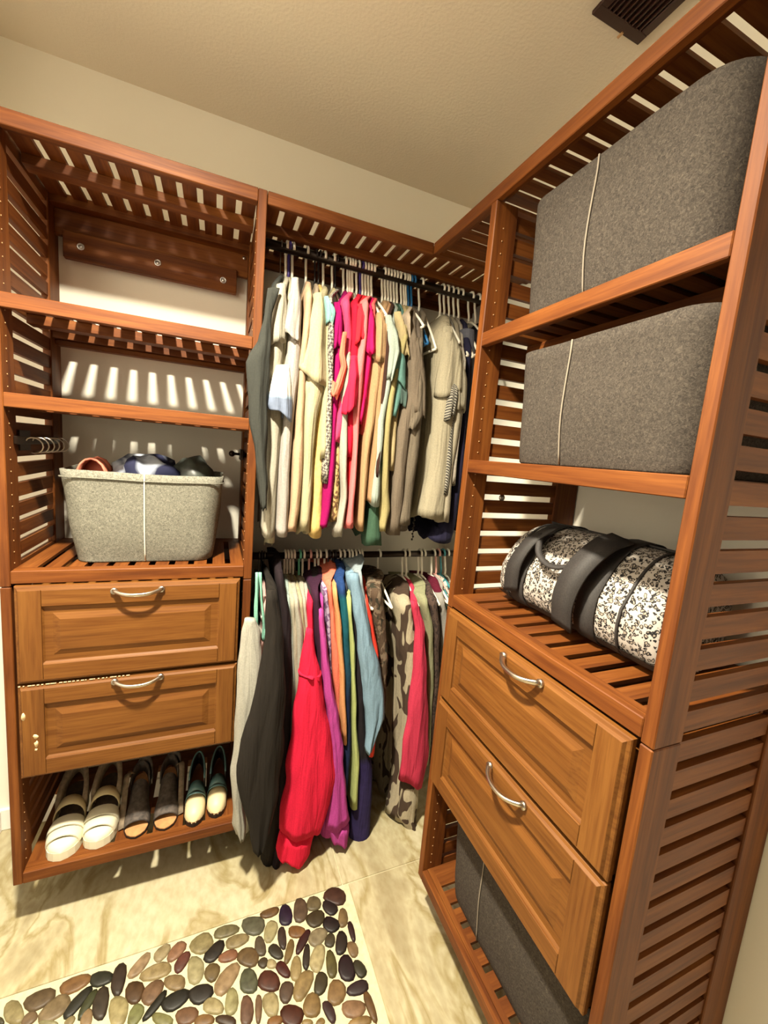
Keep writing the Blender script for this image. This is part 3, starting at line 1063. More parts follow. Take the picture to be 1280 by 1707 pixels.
class Shoe:
    """local frame: toe towards -y by default, turned by rz, heel raised through the pitch of the sole"""

    def __init__(s, toe, heel, width, lift_heel, lift_toe=0.0):
        s.t, s.h = Vector((toe[0], toe[1], 0)), Vector((heel[0], heel[1], 0))
        s.d = (s.t - s.h)
        s.L = s.d.length
        s.d.normalize()
        s.n = Vector((-s.d.y, s.d.x, 0))
        s.w = width / 2
        s.lh, s.lt = lift_heel, lift_toe

    def base(s, u):
        v = max(0.0, 1 - u / 0.72)
        return s.lt + (s.lh - s.lt) * v * v * (3 - 2 * v)

    def P(s, u, v, z):
        p = s.h + s.d * (s.L * u) + s.n * (v)
        return (p.x, p.y, ZS + z)

    def slab(s, z0, z1, grow=1.0, us=None, follow=True, solid=False):
        """sole slab between heights over the base line; solid reaches down to the shelf"""
        us = us or [0, 0.015, 0.05, 0.12, 0.22, 0.34, 0.46, 0.58, 0.7, 0.8, 0.88, 0.94, 0.98, 1.0]
        m = MB()
        rings = []
        for u in us:
            hw = foot(u, s.w) * grow
            bb = s.base(u) if follow else 0
            lo = 0.0 if solid else bb + z0
            rings.append([s.P(u, -hw, lo), s.P(u, hw, lo), s.P(u, hw, bb + z1), s.P(u, -hw, bb + z1)])
        m.loft(rings, smooth=False)
        return m

    def arch(s, u0, u1, z0, hgt, grow=1.03, th=0.003, n=12, tilt=0.0, sag=0.0):
        """strap over the foot between u0 and u1"""
        m = MB()
        rings = []
        for k in range(n + 1):
            a = PI * k / n
            row = []
            for u, t_ in ((u0, 0), (u1, 0), (u1, th), (u0, th)):
                hw = foot(u, s.w) * grow + t_
                zz = s.base(u) + z0 + (hgt + t_) * math.sin(a) ** 0.75 + tilt * (u - u0) / max(1e-6, u1 - u0) * math.sin(a)
                uu = u + sag * math.sin(a)
                row.append(s.P(uu, -hw * math.cos(a), zz))
            rings.append(row)
        m.loft(rings)
        return m

    def shell(s, u0, u1, z0, hts, grow=1.02, n=12, steps=9, close=True):
        """toe box / upper: dome rows from u0 to u1 with heights from hts(u)"""
        m = MB()
        rings = []
        for i in range(steps + 1):
            u = u0 + (u1 - u0) * i / steps
            hw = foot(u, s.w) * grow
            hh = hts((u - u0) / (u1 - u0))
            rings.append([s.P(u, -hw * math.cos(PI * k / n), s.base(u) + z0 + hh * math.sin(PI * k / n) ** 0.7) for k in range(n + 1)])
        inn = [[(p[0], p[1], p[2]) for p in r] for r in rings]
        m.loft(rings, closed=False, cap0=False, cap1=False)
        th = 0.0025
        rings2 = []
        for i in range(steps + 1):
            u = u0 + (u1 - u0) * i / steps
            hw = max(0.001, foot(u, s.w) * grow - th)
            hh = max(0.001, hts((u - u0) / (u1 - u0)) - th)
            rings2.append([s.P(u, -hw * math.cos(PI * k / n), s.base(u) + z0 + hh * math.sin(PI * k / n) ** 0.7) for k in range(n + 1)])
        m.loft(rings2, closed=False, cap0=False, cap1=False)
        m.loft([rings[0], rings2[0]], closed=False, cap0=False, cap1=False)
        return m


def fpt(px, py, z=0.0):
    p = on(px, py, 2, ZS + z)
    return (p.x, p.y)


# pair 1: slides with thick off-white ridged toe straps
for i, (toe, heel, lab) in enumerate((((-1.548, -0.436), (-1.562, -0.175), 'white strapped platform sandal, leftmost shoe on the bottom shelf'), ((-1.455, -0.424), (-1.458, -0.165), 'white strapped platform sandal, second shoe from the left on the bottom shelf'))):
    s = Shoe(toe, heel, 0.098, 0.05, 0.014)
    t = thing('sandal', lab, 'shoe', (toe[0], (toe[1] + heel[1]) / 2, ZS))
    obj('sole', s.slab(0, 0.014, 1.03, solid=True), M_SOLEW, t)
    obj('footbed', s.slab(0.014, 0.018, 0.96, us=[0.01, 0.05, 0.12, 0.22, 0.34, 0.46, 0.58, 0.7, 0.78]), M_FOOTBED, t)
    for k, (u0, u1, hh) in enumerate(((0.87, 1.0, 0.028), (0.75, 0.895, 0.042), (0.62, 0.775, 0.052))):
        obj('toe_strap', s.shell(u0, u1, 0.012, lambda q, hh=hh, k=k: hh * (max(0.01, 1 - q * q) ** 0.6 if k == 0 else (0.93 + 0.07 * math.sin(PI * q))), 1.0 + 0.035 * k, steps=5), M_SOLEW, t)
    obj('instep_strap', s.arch(0.44, 0.56, 0.014, 0.066, 1.04, 0.004), M_CREAML, t)
    # padded back strap
    path = []
    for k in range(15):
        a = PI * k / 14
        u = 0.46 - 0.44 * math.sin(a)
        path.append(s.P(u, -s.w * 0.78 * math.cos(a), s.base(u) + 0.05 + 0.035 * math.sin(a)))
    obj('heel_strap', ribbon(path, (0, 0, 0.046), 0.007), M_TAUPE, t)

# pair 2: dark grey ballerinas with tan toes and hanging ankle straps
for i, (toe, heel, lab) in enumerate((((-1.345, -0.420), (-1.362, -0.170), 'dark grey sandal with tan toe and loose straps, third shoe from the left'), ((-1.258, -0.416), (-1.262, -0.165), 'dark grey sandal with tan toe and loose straps, fourth shoe from the left'))):
    s = Shoe(toe, heel, 0.080, 0.035, 0.0)
    t = thing('sandal', lab, 'shoe', (toe[0], (toe[1] + heel[1]) / 2, ZS))
    obj('sole', s.slab(0, 0.008, 1.02, solid=True), M_BLACKL, t)
    obj('insole', s.slab(0.008, 0.011, 0.96), M_TAN, t)
    obj('upper', s.shell(0.32, 0.86, 0.008, lambda q: 0.058 - 0.028 * q, 1.02), M_GREYL, t)
    path = [s.P(0.3 - 0.28 * math.sin(PI * k / 12), -s.w * 0.74 * math.cos(PI * k / 12), s.base(0.1) + 0.03 + 0.02 * math.sin(PI * k / 12)) for k in range(13)]
    obj('heel_counter', ribbon(path, (0, 0, 0.045), 0.0025), M_GREYL, t)
    sd = -1 if i == 0 else 1
    path = spline([s.P(0.18, sd * s.w * 0.7, 0.085), s.P(0.28, sd * s.w * 1.05, 0.105), s.P(0.5, sd * s.w * 1.12, 0.06), s.P(0.8, sd * s.w * 1.16, 0.006)], 16)
    obj('ankle_strap', ribbon(path, (0.018, 0.004, 0.004), 0.0016), M_TAUPE, t)
    path = spline([s.P(0.05, -s.w * 0.5, 0.085), s.P(0.0, 0, 0.115), s.P(0.08, s.w * 0.75, 0.10), s.P(0.3, s.w * 0.95, 0.06)], 14)
    obj('ankle_strap', ribbon(path, (0.006, 0.006, 0.02), 0.0016), M_GREYL, t)
    b = MB(); b.tube([Vector(s.P(0.3, s.w * 0.95, 0.062)) + Vector((0, 0.006 * math.cos(a), 0.009 * math.sin(a))) for a in [2 * PI * k / 10 for k in range(10)]], 0.0014, 5, closed=True)
    obj('buckle', b, M_NICKEL, t)

# pair 3: closed-back clogs with cream toes and teal straps
for i, (toe, heel, lab) in enumerate((((-1.166, -0.430), (-1.158, -0.19), 'cream toed clog with teal strap, second shoe from the right'), ((-1.093, -0.415), (-1.082, -0.18), 'cream toed clog with teal strap, rightmost shoe on the bottom shelf'))):
    s = Shoe(toe, heel, 0.068, 0.034, 0.0)
    t = thing('clog', lab, 'shoe', (toe[0], (toe[1] + heel[1]) / 2, ZS))
    obj('sole', s.slab(0, 0.016, 1.03, solid=True), M_BLACKL, t)
    obj('insole', s.slab(0.016, 0.019, 0.95), M_COGNAC, t)
    obj('toe_cap', s.shell(0.66, 0.995, 0.014, lambda q: 0.046 * (1 - q * q) ** 0.5 * 0.9 + 0.004, 1.02), M_CREAML, t)
    obj('strap', s.arch(0.50, 0.66, 0.014, 0.056, 1.03, 0.003, sag=-0.02), M_TEAL, t)
    obj('strap_trim', s.arch(0.60, 0.635, 0.017, 0.062, 1.05, 0.002, sag=0.12), M_TEAL, t)
    path = [s.P(0.5 - 0.48 * math.sin(PI * k / 14), -s.w * 0.79 * math.cos(PI * k / 14), s.base(0.2) + 0.034 + 0.026 * math.sin(PI * k / 14)) for k in range(15)]
    obj('heel_counter', ribbon(path, (0, 0, 0.05), 0.003), M_BLACKL, t)
    path = [Vector(p) + Vector((0, 0, 0.026)) for p in path]
    m = MB(); m.tube(path, 0.0035, 6); obj('collar', m, M_TEAL, t)
# ------------------------------------------------------------------ clothes on hangers
_cm = {}


def cloth(col, pat=None, c2=None, sc=40.0, c3=None, zz=None):
    """fabric. pat: None plain, 'hstripe' bands across, 'vstripe' pin stripes, 'spots', 'check', 'fleur' big leaves, 'speck', 'bands' colours by height"""
    f_ = 1.0 - 0.36 * max(0, sum(col) / 3 - 120) / 110
    col = tuple(x * f_ for x in col)
    key = (col, pat, c2, sc, c3, zz)
    if key in _cm:
        return _cm[key]
    m, nt, b = newmat('fabric', 0.92, 0, 0.15)
    mp = coords(nt, (1, 1, 1), rnd=pat not in ('bands', 'hstripe', 'splitstripe'))
    n = nd(nt, 'ShaderNodeTexNoise')
    n.inputs['Scale'].default_value = 220.0
    n.inputs['Detail'].default_value = 3.0
    nt.links.new(mp.outputs[0], n.inputs['Vector'])
    k = (0.94, 1.03)
    lo, hi = tuple(x * k[0] for x in col), tuple(min(255, x * k[1]) for x in col)
    r = ramp(nt, [(0.3, lo), (0.7, hi)])
    nt.links.new(n.outputs['Fac'], r.inputs[0])
    src = r.outputs[0]

    def mixin(fac, c, base):
        mx = nd(nt, 'ShaderNodeMixRGB')
        nt.links.new(fac, mx.inputs[0])
        nt.links.new(base, mx.inputs[1])
        mx.inputs[2].default_value = srgb(c)
        return mx.outputs[0]

    def thresh(out, lo_, hi_):
        rr = ramp(nt, [(lo_, (0, 0, 0)), (hi_, (255, 255, 255))])
        nt.links.new(out, rr.inputs[0])
        return rr.outputs[0]
    if pat in ('hstripe', 'vstripe', 'splitstripe'):
        w = nd(nt, 'ShaderNodeTexWave', wave_type='BANDS', bands_direction='Z' if pat != 'vstripe' else 'DIAGONAL')
        w.inputs['Scale'].default_value = sc
        w.inputs['Distortion'].default_value = 0.3 if pat != 'vstripe' else 2.0
        nt.links.new(mp.outputs[0], w.inputs['Vector'])
        f = thresh(w.outputs['Fac'], 0.45, 0.55)
        if pat == 'splitstripe':
            sx = nd(nt, 'ShaderNodeSeparateXYZ')
            nt.links.new(mp.outputs[0], sx.inputs[0])
            gt = nd(nt, 'ShaderNodeMath', operation='GREATER_THAN')
            gt.inputs[1].default_value = zz
            nt.links.new(sx.outputs[2], gt.inputs[0])
            ml = nd(nt, 'ShaderNodeMath', operation='MULTIPLY')
            nt.links.new(gt.outputs[0], ml.inputs[0])
            nt.links.new(f, ml.inputs[1])
            f = ml.outputs[0]
        src = mixin(f, c2, src)
    elif pat == 'spots':
        v = nd(nt, 'ShaderNodeTexVoronoi')
        v.inputs['Scale'].default_value = sc
        nt.links.new(mp.outputs[0], v.inputs['Vector'])
        src = mixin(thresh(v.outputs['Distance'], 0.40, 0.34), c2, src) if False else mixin(thresh(v.outputs['Distance'], 0.36, 0.42), c2, src)
    elif pat == 'check':
        v = nd(nt, 'ShaderNodeTexChecker')
        v.inputs['Scale'].default_value = sc
        mp.inputs['Rotation'].default_value = (0.6, 0.5, 0.4)
        nt.links.new(mp.outputs[0], v.inputs['Vector'])
        src = mixin(v.outputs['Fac'], c2, src)
    elif pat in ('fleur', 'speck'):
        mp.inputs['Scale'].default_value = (1, 1, 0.6)
        v = nd(nt, 'ShaderNodeTexNoise')
        v.inputs['Scale'].default_value = sc
        v.inputs['Detail'].default_value = 1.0 if pat == 'fleur' else 3.0
        v.inputs['Distortion'].default_value = 1.0
        nt.links.new(mp.outputs[0], v.inputs['Vector'])
        src = mixin(thresh(v.outputs['Fac'], 0.517 if pat == 'fleur' else 0.51, 0.528 if pat == 'fleur' else 0.535), c2, src)
        if c3:
            v2 = nd(nt, 'ShaderNodeTexNoise')
            v2.inputs['Scale'].default_value = sc * 0.8
            v2.inputs['Distortion'].default_value = 0.8
            mp2 = coords(nt, (1, 1, 0.6), rnd=True)
            mp2.inputs['Rotation'].default_value = (1, 2, 0.3)
            nt.links.new(mp2.outputs[0], v2.inputs['Vector'])
            src = mixin(thresh(v2.outputs['Fac'], 0.57, 0.59), c3, src)
    elif pat == 'bands':
        sx = nd(nt, 'ShaderNodeSeparateXYZ')
        nt.links.new(mp.outputs[0], sx.inputs[0])
        mr = nd(nt, 'ShaderNodeMapRange')
        mr.inputs['From Min'].default_value = zz[0]
        mr.inputs['From Max'].default_value = zz[1]
        nt.links.new(sx.outputs[2], mr.inputs['Value'])
        rr = ramp(nt, [(p_, c_) for p_, c_ in c2])
        nt.links.new(mr.outputs[0], rr.inputs[0])
        n2 = nd(nt, 'ShaderNodeTexNoise')
        n2.inputs['Scale'].default_value = sc
        nt.links.new(mp.outputs[0], n2.inputs['Vector'])
        mx = nd(nt, 'ShaderNodeMixRGB', blend_type='OVERLAY')
        mx.inputs[0].default_value = 0.35
        nt.links.new(rr.outputs[0], mx.inputs[1])
        nt.links.new(n2.outputs['Fac'], mx.inputs[2])
        src = mx.outputs[0]
    nt.links.new(src, b.inputs['Base Color'])
    wr = coords(nt, (22, 22, 2.6), rnd=True)
    wn = nd(nt, 'ShaderNodeTexNoise')
    wn.inputs['Scale'].default_value = 1.5
    wn.inputs['Detail'].default_value = 2.5
    wn.inputs['Distortion'].default_value = 0.8
    nt.links.new(wr.outputs[0], wn.inputs['Vector'])
    bump(nt, b, wn.outputs['Fac'], 0.5, 0.02)
    _cm[key] = m
    return m


HCOL = {'w': plain('white_hanger_plastic', (238, 232, 215), 0.4), 'k': plain('black_hanger_plastic', (30, 26, 28), 0.4), 'm': plain('metal_hanger_wire', (150, 145, 135), 0.3, 1.0),
        'v': plain('violet_hanger_plastic', (62, 46, 120), 0.4), 'b': plain('blue_hanger_plastic', (26, 96, 150), 0.35), 't': plain('mint_hanger_plastic', (110, 200, 165), 0.4),
        'p': plain('pink_hanger_plastic', (225, 170, 160), 0.4), 'e': plain('teal_hanger_plastic', (60, 140, 150), 0.4)}
HNAME = {'w': 'white', 'k': 'black', 'm': 'thin metal', 'v': 'violet', 'b': 'blue', 't': 'mint green', 'p': 'pale pink', 'e': 'teal'}
VS = [0, .008, .03, .07, .13, .22, .34, .48, .64, .82, 1.0]
FS = [0, .42, .74, .96, 1.0, .86, .62, .46, .38, .34, .18]


HN = 0.10


def ss(t):
    return t * t * (3 - 2 * t)


def body_mesh(hx, zneck, P, Y, yb, seed, amp, hem=0.008, sag=0.0, sub=4, nofold=False, twist=0.0):
    st = []
    for (py, xl, xr) in P:
        a, c_ = on(xl, py, 1, Y), on(xr, py, 1, Y)
        st.append(((a.z + c_.z) / 2, (a.x + c_.x) / 2, max(0.006, c_.x - a.x)))
    z0, x0, w0 = st[0]
    rows = []
    if zneck is not None:
        zn = max(zneck, z0 + 0.03)
        for q in (0.0, 0.25, 0.5, 0.75):
            s_ = q ** 0.85
            rows.append((zn + (z0 - zn) * q ** 1.15, hx + (x0 - hx) * ss(q), 0.012 + (w0 - 0.012) * q, -0.285 + (Y + 0.285) * s_, -0.215 + (yb + 0.215) * s_))
    for i in range(len(st) - 1):
        for k in range(sub):
            t = k / sub
            e = ss(t) * 0.5 + t * 0.5
            rows.append(tuple(st[i][j] + (st[i + 1][j] - st[i][j]) * (t if j == 0 else e) for j in range(3)) + (Y, yb))
    rows.append(st[-1] + (Y, yb))
    zt, zb_ = rows[0][0], rows[-1][0]
    mb = MB()
    rings = []
    R_ = random.Random(seed)
    ph = [R_.uniform(0, 6.28) for _ in range(4)]
    lam = R_.uniform(.10, .16)
    for ri, (z, x, w, yf, y2) in enumerate(rows):
        q = (zt - z) / max(1e-6, zt - zb_)
        A = amp * min(1.0, q * 2.2)
        ring = []
        for side in (-1, 1):
            idx = range(len(VS)) if side == -1 else range(len(VS) - 2, 0, -1)
            for i in idx:
                v = VS[i]
                y = yf + v * (y2 - yf)
                xx = x + side * w / 2 * FS[i]
                wv = math.sin(2 * PI * y / lam + ph[0] + 1.8 * math.sin(z * 3 + ph[1])) * A * min(1, v * 4) + 0.5 * A * math.sin(2 * PI * y / (lam * .47) + ph[2] + z * 4) * min(1, v * 4)
                zz = z
                if ri >= len(rows) - 2:
                    zz += hem * math.sin(2 * PI * y / 0.17 + ph[3]) * (1.0 if ri == len(rows) - 1 else 0.5)
                pk = 0.0 if nofold else 0.004 * noise.noise((y * 20 + seed, z * 7, side * 3.0)) * min(1, q * 4)
                ring.append((xx + wv + pk + twist * v * min(1, q * 5), y + 0.010 * noise.noise((seed * 3.1, z * 6, 0)) * (1 - v) * min(1, q * 3), zz))
        rings.append(ring)
    # turn the hem in so that it reads as cloth, not a block
    last = rings[-1]
    cx, cy = sum(p[0] for p in last) / len(last), sum(p[1] for p in last) / len(last)
    rings.append([(cx + (p[0] - cx) * 0.7, cy + (p[1] - cy) * 0.97, p[2] + 0.002) for p in last])
    rings.append([(cx + (p[0] - cx) * 0.5, cy + (p[1] - cy) * 0.95, p[2] + 0.05) for p in last])
    mb.loft(rings)
    return mb


def sleeve_mesh(P, Y, depth, seed, sub=4, lean=0.0, fold=0.15):
    R_ = random.Random(seed)
    ph = [R_.uniform(0, 6.28) for _ in range(4)]
    st = []
    n_ = len(P)
    for k, (py, xl, xr) in enumerate(P):
        yy = Y + lean * k / max(1, n_ - 1)
        a, c_ = on(xl, py, 1, yy), on(xr, py, 1, yy)
        st.append(((a.z + c_.z) / 2, (a.x + c_.x) / 2, max(0.006, c_.x - a.x), yy, a.z - c_.z))
    rows = []
    for i in range(len(st) - 1):
        for k in range(sub):
            t = k / sub
            e = ss(t) * 0.4 + t * 0.6
            rows.append(tuple(st[i][j] + (st[i + 1][j] - st[i][j]) * (t if j in (0, 3, 4) else e) for j in range(5)))
    rows.append(st[-1])
    mb = MB()
    rings = []
    N = 28
    slant = R_.uniform(-0.3, 0.3)
    for ri, (z, x, w, yy, tl) in enumerate(rows):
        q = ri / (len(rows) - 1)
        d = depth * (0.35 + 0.65 * min(1, q * 3))
        ring = []
        for k in range(N):
            a = 2 * PI * k / N
            cx, cy = math.cos(a), math.sin(a)
            rp = 1 + fold * (math.sin(5 * a + ph[0] + z * 5) + 0.7 * math.sin(9 * a + ph[1] - z * 9)) * (0.35 + 0.65 * q) * abs(cy) ** 0.5
            ring.append((x + w / 2 * cx * (1 + 0.06 * math.sin(z * 31 + ph[3] + cx)) + 0.004 * noise.noise((z * 12, a, seed)), yy + depth * 0.5 + d / 2 * cy * rp, z - tl / 2 * cx + (0.006 * math.sin(3 * a + ph[2]) + slant * w * cx) * max(0, q - 0.5) * 2))
        rings.append(ring)
    last = rings[-1]
    cx, cy = sum(p[0] for p in last) / N, sum(p[1] for p in last) / N
    up = (rows[0][0] - rows[-1][0]) * 0.25
    rings.append([(cx + (p[0] - cx) * 0.86, cy + (p[1] - cy) * 0.84, p[2] + 0.001) for p in last])
    rings.append([(cx + (p[0] - cx) * 0.7, cy + (p[1] - cy) * 0.7, p[2] + min(0.04, up)) for p in last])
    mb.loft(rings)
    return mb


def hanger(hx, zrod, rr, colk, label, group, tilt=0.0, span=0.18, drop=0.085, shape='arms'):
    b = MB()
    r = 0.0021 if colk == 'm' else 0.0047
    if colk == 'k':
        r = 0.0036
    top = zrod + rr + r + 0.0005
    rad = rr + r + 0.001
    path = []
    for k in range(9):
        a = math.radians(200 - 200 * k / 8.0)
        path.append((hx, -0.25 + rad * math.cos(a), zrod + rad * math.sin(a)))
    zn = zrod - HN
    path = [(hx + tilt * 0.2, p[1], p[2]) for p in path]
    path += [(hx + tilt * 0.5, -0.25 + rad * 0.75, zrod - 0.03), (hx + tilt, -0.25, zn + 0.022), (hx + tilt, -0.25, zn)]
    path = path[:1] + path[1:]
    b.tube(path, r, 8)
    if shape == 'arms':
        b.tube(spline([(hx + tilt, -0.25 - span, zn - drop), (hx + tilt, -0.25 - span * 0.55, zn - drop * 0.45), (hx + tilt, -0.25, zn), (hx + tilt, -0.25 + span * 0.55, zn - drop * 0.45), (hx + tilt, -0.25 + span, zn - drop)], 14), r, 8)
        b.tube([(hx + tilt, -0.25 - span, zn - drop), (hx + tilt, -0.25 + span, zn - drop)], r, 8)
    o = obj('clothes_hanger', b, HCOL[colk], None, (hx, -0.25, zn - drop))
    return tag(o, label, 'hanger', group)


seedc = [0]
LEN = {}


def garment(kind, short, label, cat, mat, hook, hc, P, S=(), row='U', Y=-0.46, yb=-0.075, amp=0.0045, neck=True, sleeves_mat=None, tilt=0.0, hem=0.014, SY=None, sdepth=0.06, twist=0.0, hang=True, extra=None, drop=0.085):
    seedc[0] += 1
    zrod, rr = (RODU, 0.0155) if row == 'U' else (RODL, 0.0135)
    py = 430 if row == 'U' else 921
    # the rod is straight: read the hook's place along it
    h0 = on(hook, py, 1, -0.25)
    for _ in range(4):
        d = h0 - CP
        z = (Vector((h0.x, -0.25, zrod)) - CP)
        pyy = 853.5 - FPX * z.dot(CU) / z.dot(CF)
        h0 = on(hook, pyy, 1, -0.25)
    hx = h0.x
    zn = zrod - HN
    body = body_mesh(hx + tilt, (zn - 0.004) if neck else None, P, Y, yb, seedc[0] * 1.37, amp, hem, twist=twist)
    base = (hx, -0.25, min(v[2] for v in body.v))
    if S:
        t = thing(kind, label, cat, base, 'clothes on the upper rod' if row == 'U' else 'clothes on the lower rod')
        obj('body', body, mat, t)
        for i, s_ in enumerate(S):
            sm = sleeves_mat or mat
            yy, dp, pts = (SY or Y - 0.012), sdepth, s_
            if isinstance(s_, dict):
                pts = s_['P']
                sm = s_.get('m', sm)
                yy = s_.get('Y', yy)
                dp = s_.get('d', dp)
                o = obj(s_.get('n', 'sleeve'), sleeve_mesh(pts, yy, dp, seedc[0] + i * .31, lean=s_.get('lean', 0)), sm, t)
            else:
                obj('sleeve', sleeve_mesh(pts, yy, dp, seedc[0] + i * .31), sm, t)
    else:
        t = obj(kind, body, mat, None, base)
        tag(t, label, cat, 'clothes on the upper rod' if row == 'U' else 'clothes on the lower rod')
    if hang:
        if neck:
            drop = min(0.17, max(0.06, zn - on(P[0][1], P[0][0], 1, Y).z)) + 0.012
        hanger(hx, zrod, rr, hc, '%s hanger holding the %s on the %s rod' % (HNAME[hc], short, 'upper' if row == 'U' else 'lower'), 'hangers on the upper rod' if row == 'U' else 'hangers on the lower rod', tilt, drop=drop)
    return t


CW = (226, 218, 196)      # warm white cotton
g = garment
# ------------------------------------------------ upper rod, from the left tower to the corner
g('vest', 'charcoal vest', 'charcoal denim vest at the far left of the upper rod, reaching past the tower', 'vest', cloth((50, 51, 47)), 469, 'm',
  [(478, 452, 468), (540, 449, 458), (600, 448, 458), (700, 447, 457), (800, 446, 455), (850, 445, 453)], Y=-0.445,
  S=[{'P': [(476, 448, 468), (520, 441, 454), (565, 432, 453), (590, 416, 452), (602, 411, 451), (650, 412, 449), (700, 417, 447), (755, 425, 446), (810, 432, 447), (850, 437, 445)], 'Y': -0.506, 'd': 0.05, 'n': 'front_panel'}])
g('tee_shirt', 'long white tee', 'long white short sleeved tee beside the charcoal vest on the upper rod', 'shirt', cloth(CW), 478, 'w',
  [(500, 462, 478), (585, 446, 474), (617, 437, 470), (670, 443, 474), (760, 445, 468), (850, 440, 462), (893, 438, 460)],
  S=[[(468, 464, 478), (520, 454, 481), (573, 443, 478)]])
g('tunic', 'ivory tunic', 'ivory tunic with the lowest hem at the left of the upper rod', 'shirt', cloth((222, 212, 178)), 483, 'v',
  [(520, 474, 486), (640, 462, 480), (740, 455, 474), (830, 448, 466), (912, 443, 459)], Y=-0.43)
g('tee_shirt', 'white tee with blue cuff', 'white tee with a lavender tint and a blue patterned cuff on the upper rod', 'shirt', cloth((226, 216, 206)), 489, 'w',
  [(520, 486, 506), (600, 478, 504), (700, 472, 492), (790, 466, 486), (850, 462, 484), (890, 461, 483)],
  S=[[(458, 489, 500), (500, 482, 505), (548, 471, 503), (562, 474, 504)], {'P': [(606, 462, 484), (640, 449, 488), (676, 444, 490), (690, 447, 489)], 'Y': -0.49, 'm': cloth((226, 218, 200), 'bands', ((0.0, (110, 120, 140)), (0.05, (150, 175, 195)), (0.12, (214, 214, 206)), (1.0, (228, 220, 204))), 40.0, None, (1.715, 1.86))}])
g('sleeveless_top', 'peach top', 'peach sleeveless top with a deep armhole on the upper rod', 'top', cloth((222, 186, 150)), 512, 'w',
  [(490, 510, 524), (545, 506, 520), (600, 499, 514), (690, 494, 510), (770, 488, 508), (850, 484, 503), (883, 479, 497)])
g('cape_sleeve_top', 'cream cape sleeve top', 'cream top with one wide flared cape sleeve on the upper rod', 'top', cloth((212, 200, 160)), 541, 'w',
  [(520, 518, 546), (640, 510, 546), (700, 508, 530), (800, 504, 524), (892, 500, 518)],
  S=[{'P': [(482, 528, 545), (530, 515, 549), (590, 503, 551), (632, 494, 554)], 'd': 0.09}, {'P': [(628, 500, 545), (650, 505, 545), (672, 512, 532)], 'Y': -0.455, 'd': 0.05, 'n': 'underlayer'}])
g('camisole', 'blush camisole', 'blush camisole whose hem hangs left of the yellow dress on the upper rod', 'top', cloth((218, 196, 168)), 527, 'k',
  [(520, 523, 533), (640, 520, 530), (725, 492, 508), (800, 490, 505), (840, 490, 502)], Y=-0.43)
g('sundress', 'ombre sundress', 'sundress fading from grey lace through pink to yellow on the upper rod', 'dress', cloth((200, 180, 150), 'bands', ((0.0, (205, 175, 110)), (0.32, (212, 178, 96)), (0.40, (190, 110, 110)), (0.52, (200, 130, 125)), (0.60, (185, 170, 150)), (0.78, (205, 150, 135)), (1.0, (190, 130, 115))), 90.0, None, (1.20, 1.80)), 533, 'k',
  [(560, 534, 550), (640, 529, 550), (700, 528, 548), (770, 523, 545), (820, 520, 542), (893, 516, 538)], Y=-0.44)
g('blouse', 'aqua trimmed blouse', 'cream blouse with an aqua triangle patch on the upper rod', 'top', cloth((224, 212, 168)), 556, 'w',
  [(510, 545, 556), (580, 542, 554), (680, 538, 550), (770, 534, 546)],
  S=[{'P': [(490, 544, 550), (519, 545, 565), (540, 545, 558)], 'm': cloth((140, 190, 185)), 'd': 0.05, 'n': 'trim'}])
g('zigzag_top', 'zigzag top', 'black and white zigzag print top next to the magenta blouse', 'top', cloth((224, 214, 196), 'check', (78, 70, 68), 120.0), 561, 'k',
  [(500, 549, 557), (560, 546, 560), (640, 546, 560), (720, 541, 556), (800, 538, 550)], Y=-0.468)
g('blouse', 'magenta blouse', 'deep magenta blouse with a long narrow tail on the upper rod', 'top', cloth((138, 10, 80)), 575, 'w',
  [(520, 560, 574), (620, 556, 572), (690, 552, 566), (780, 545, 562), (850, 540, 554), (886, 534, 548)],
  S=[[(500, 560, 572), (540, 557, 575), (580, 552, 573)]])
g('tank_top', 'rose tank', 'dusty rose tank top with a coral strap on the upper rod', 'top', cloth((200, 64, 100)), 582, 'w',
  [(505, 571, 588), (560, 572, 590), (620, 570, 586), (690, 562, 578), (740, 556, 570)],
  S=[{'P': [(552, 572, 580), (590, 567, 577), (610, 570, 580), (640, 560, 572), (660, 552, 564)], 'm': cloth((226, 120, 96)), 'd': 0.02, 'n': 'strap', 'Y': -0.485}])
g('floral_top', 'gold floral top', 'beige top with small dark floral print on the upper rod', 'top', cloth((198, 166, 112), 'speck', (92, 66, 44), 70.0), 586, 'w',
  [(560, 571, 580), (690, 564, 575), (770, 557, 571), (830, 553, 568), (866, 552, 566)], Y=-0.45)
g('tee_shirt', 'striped tee', 'white tee with a black striped upper half next to the red dress', 'shirt', cloth((230, 222, 204), 'splitstripe', (70, 64, 60), 34.0, None, 1.475), 590, 'w',
  [(600, 574, 588), (655, 569, 585), (700, 568, 584), (768, 569, 582), (830, 572, 582), (892, 561, 574)], Y=-0.47)
g('blouse', 'crimson blouse', 'crimson ruffled blouse among the pink tops on the upper rod', 'top', cloth((186, 22, 48)), 597, 'w',
  [(510, 588, 602), (570, 584, 602), (640, 576, 604), (690, 574, 600), (760, 578, 590)],
  S=[{'P': [(590, 588, 600), (625, 582, 602), (660, 575, 602), (684, 574, 598)], 'm': cloth((206, 36, 66)), 'd': 0.07, 'n': 'ruffle', 'Y': -0.492}])
g('slip_dress', 'red dress', 'long red slip dress with a hem just above the lower rod', 'dress', cloth((206, 34, 44)), 603, 'v',
  [(515, 597, 608), (600, 594, 606), (690, 584, 598), (780, 580, 592), (870, 577, 588)], Y=-0.45)
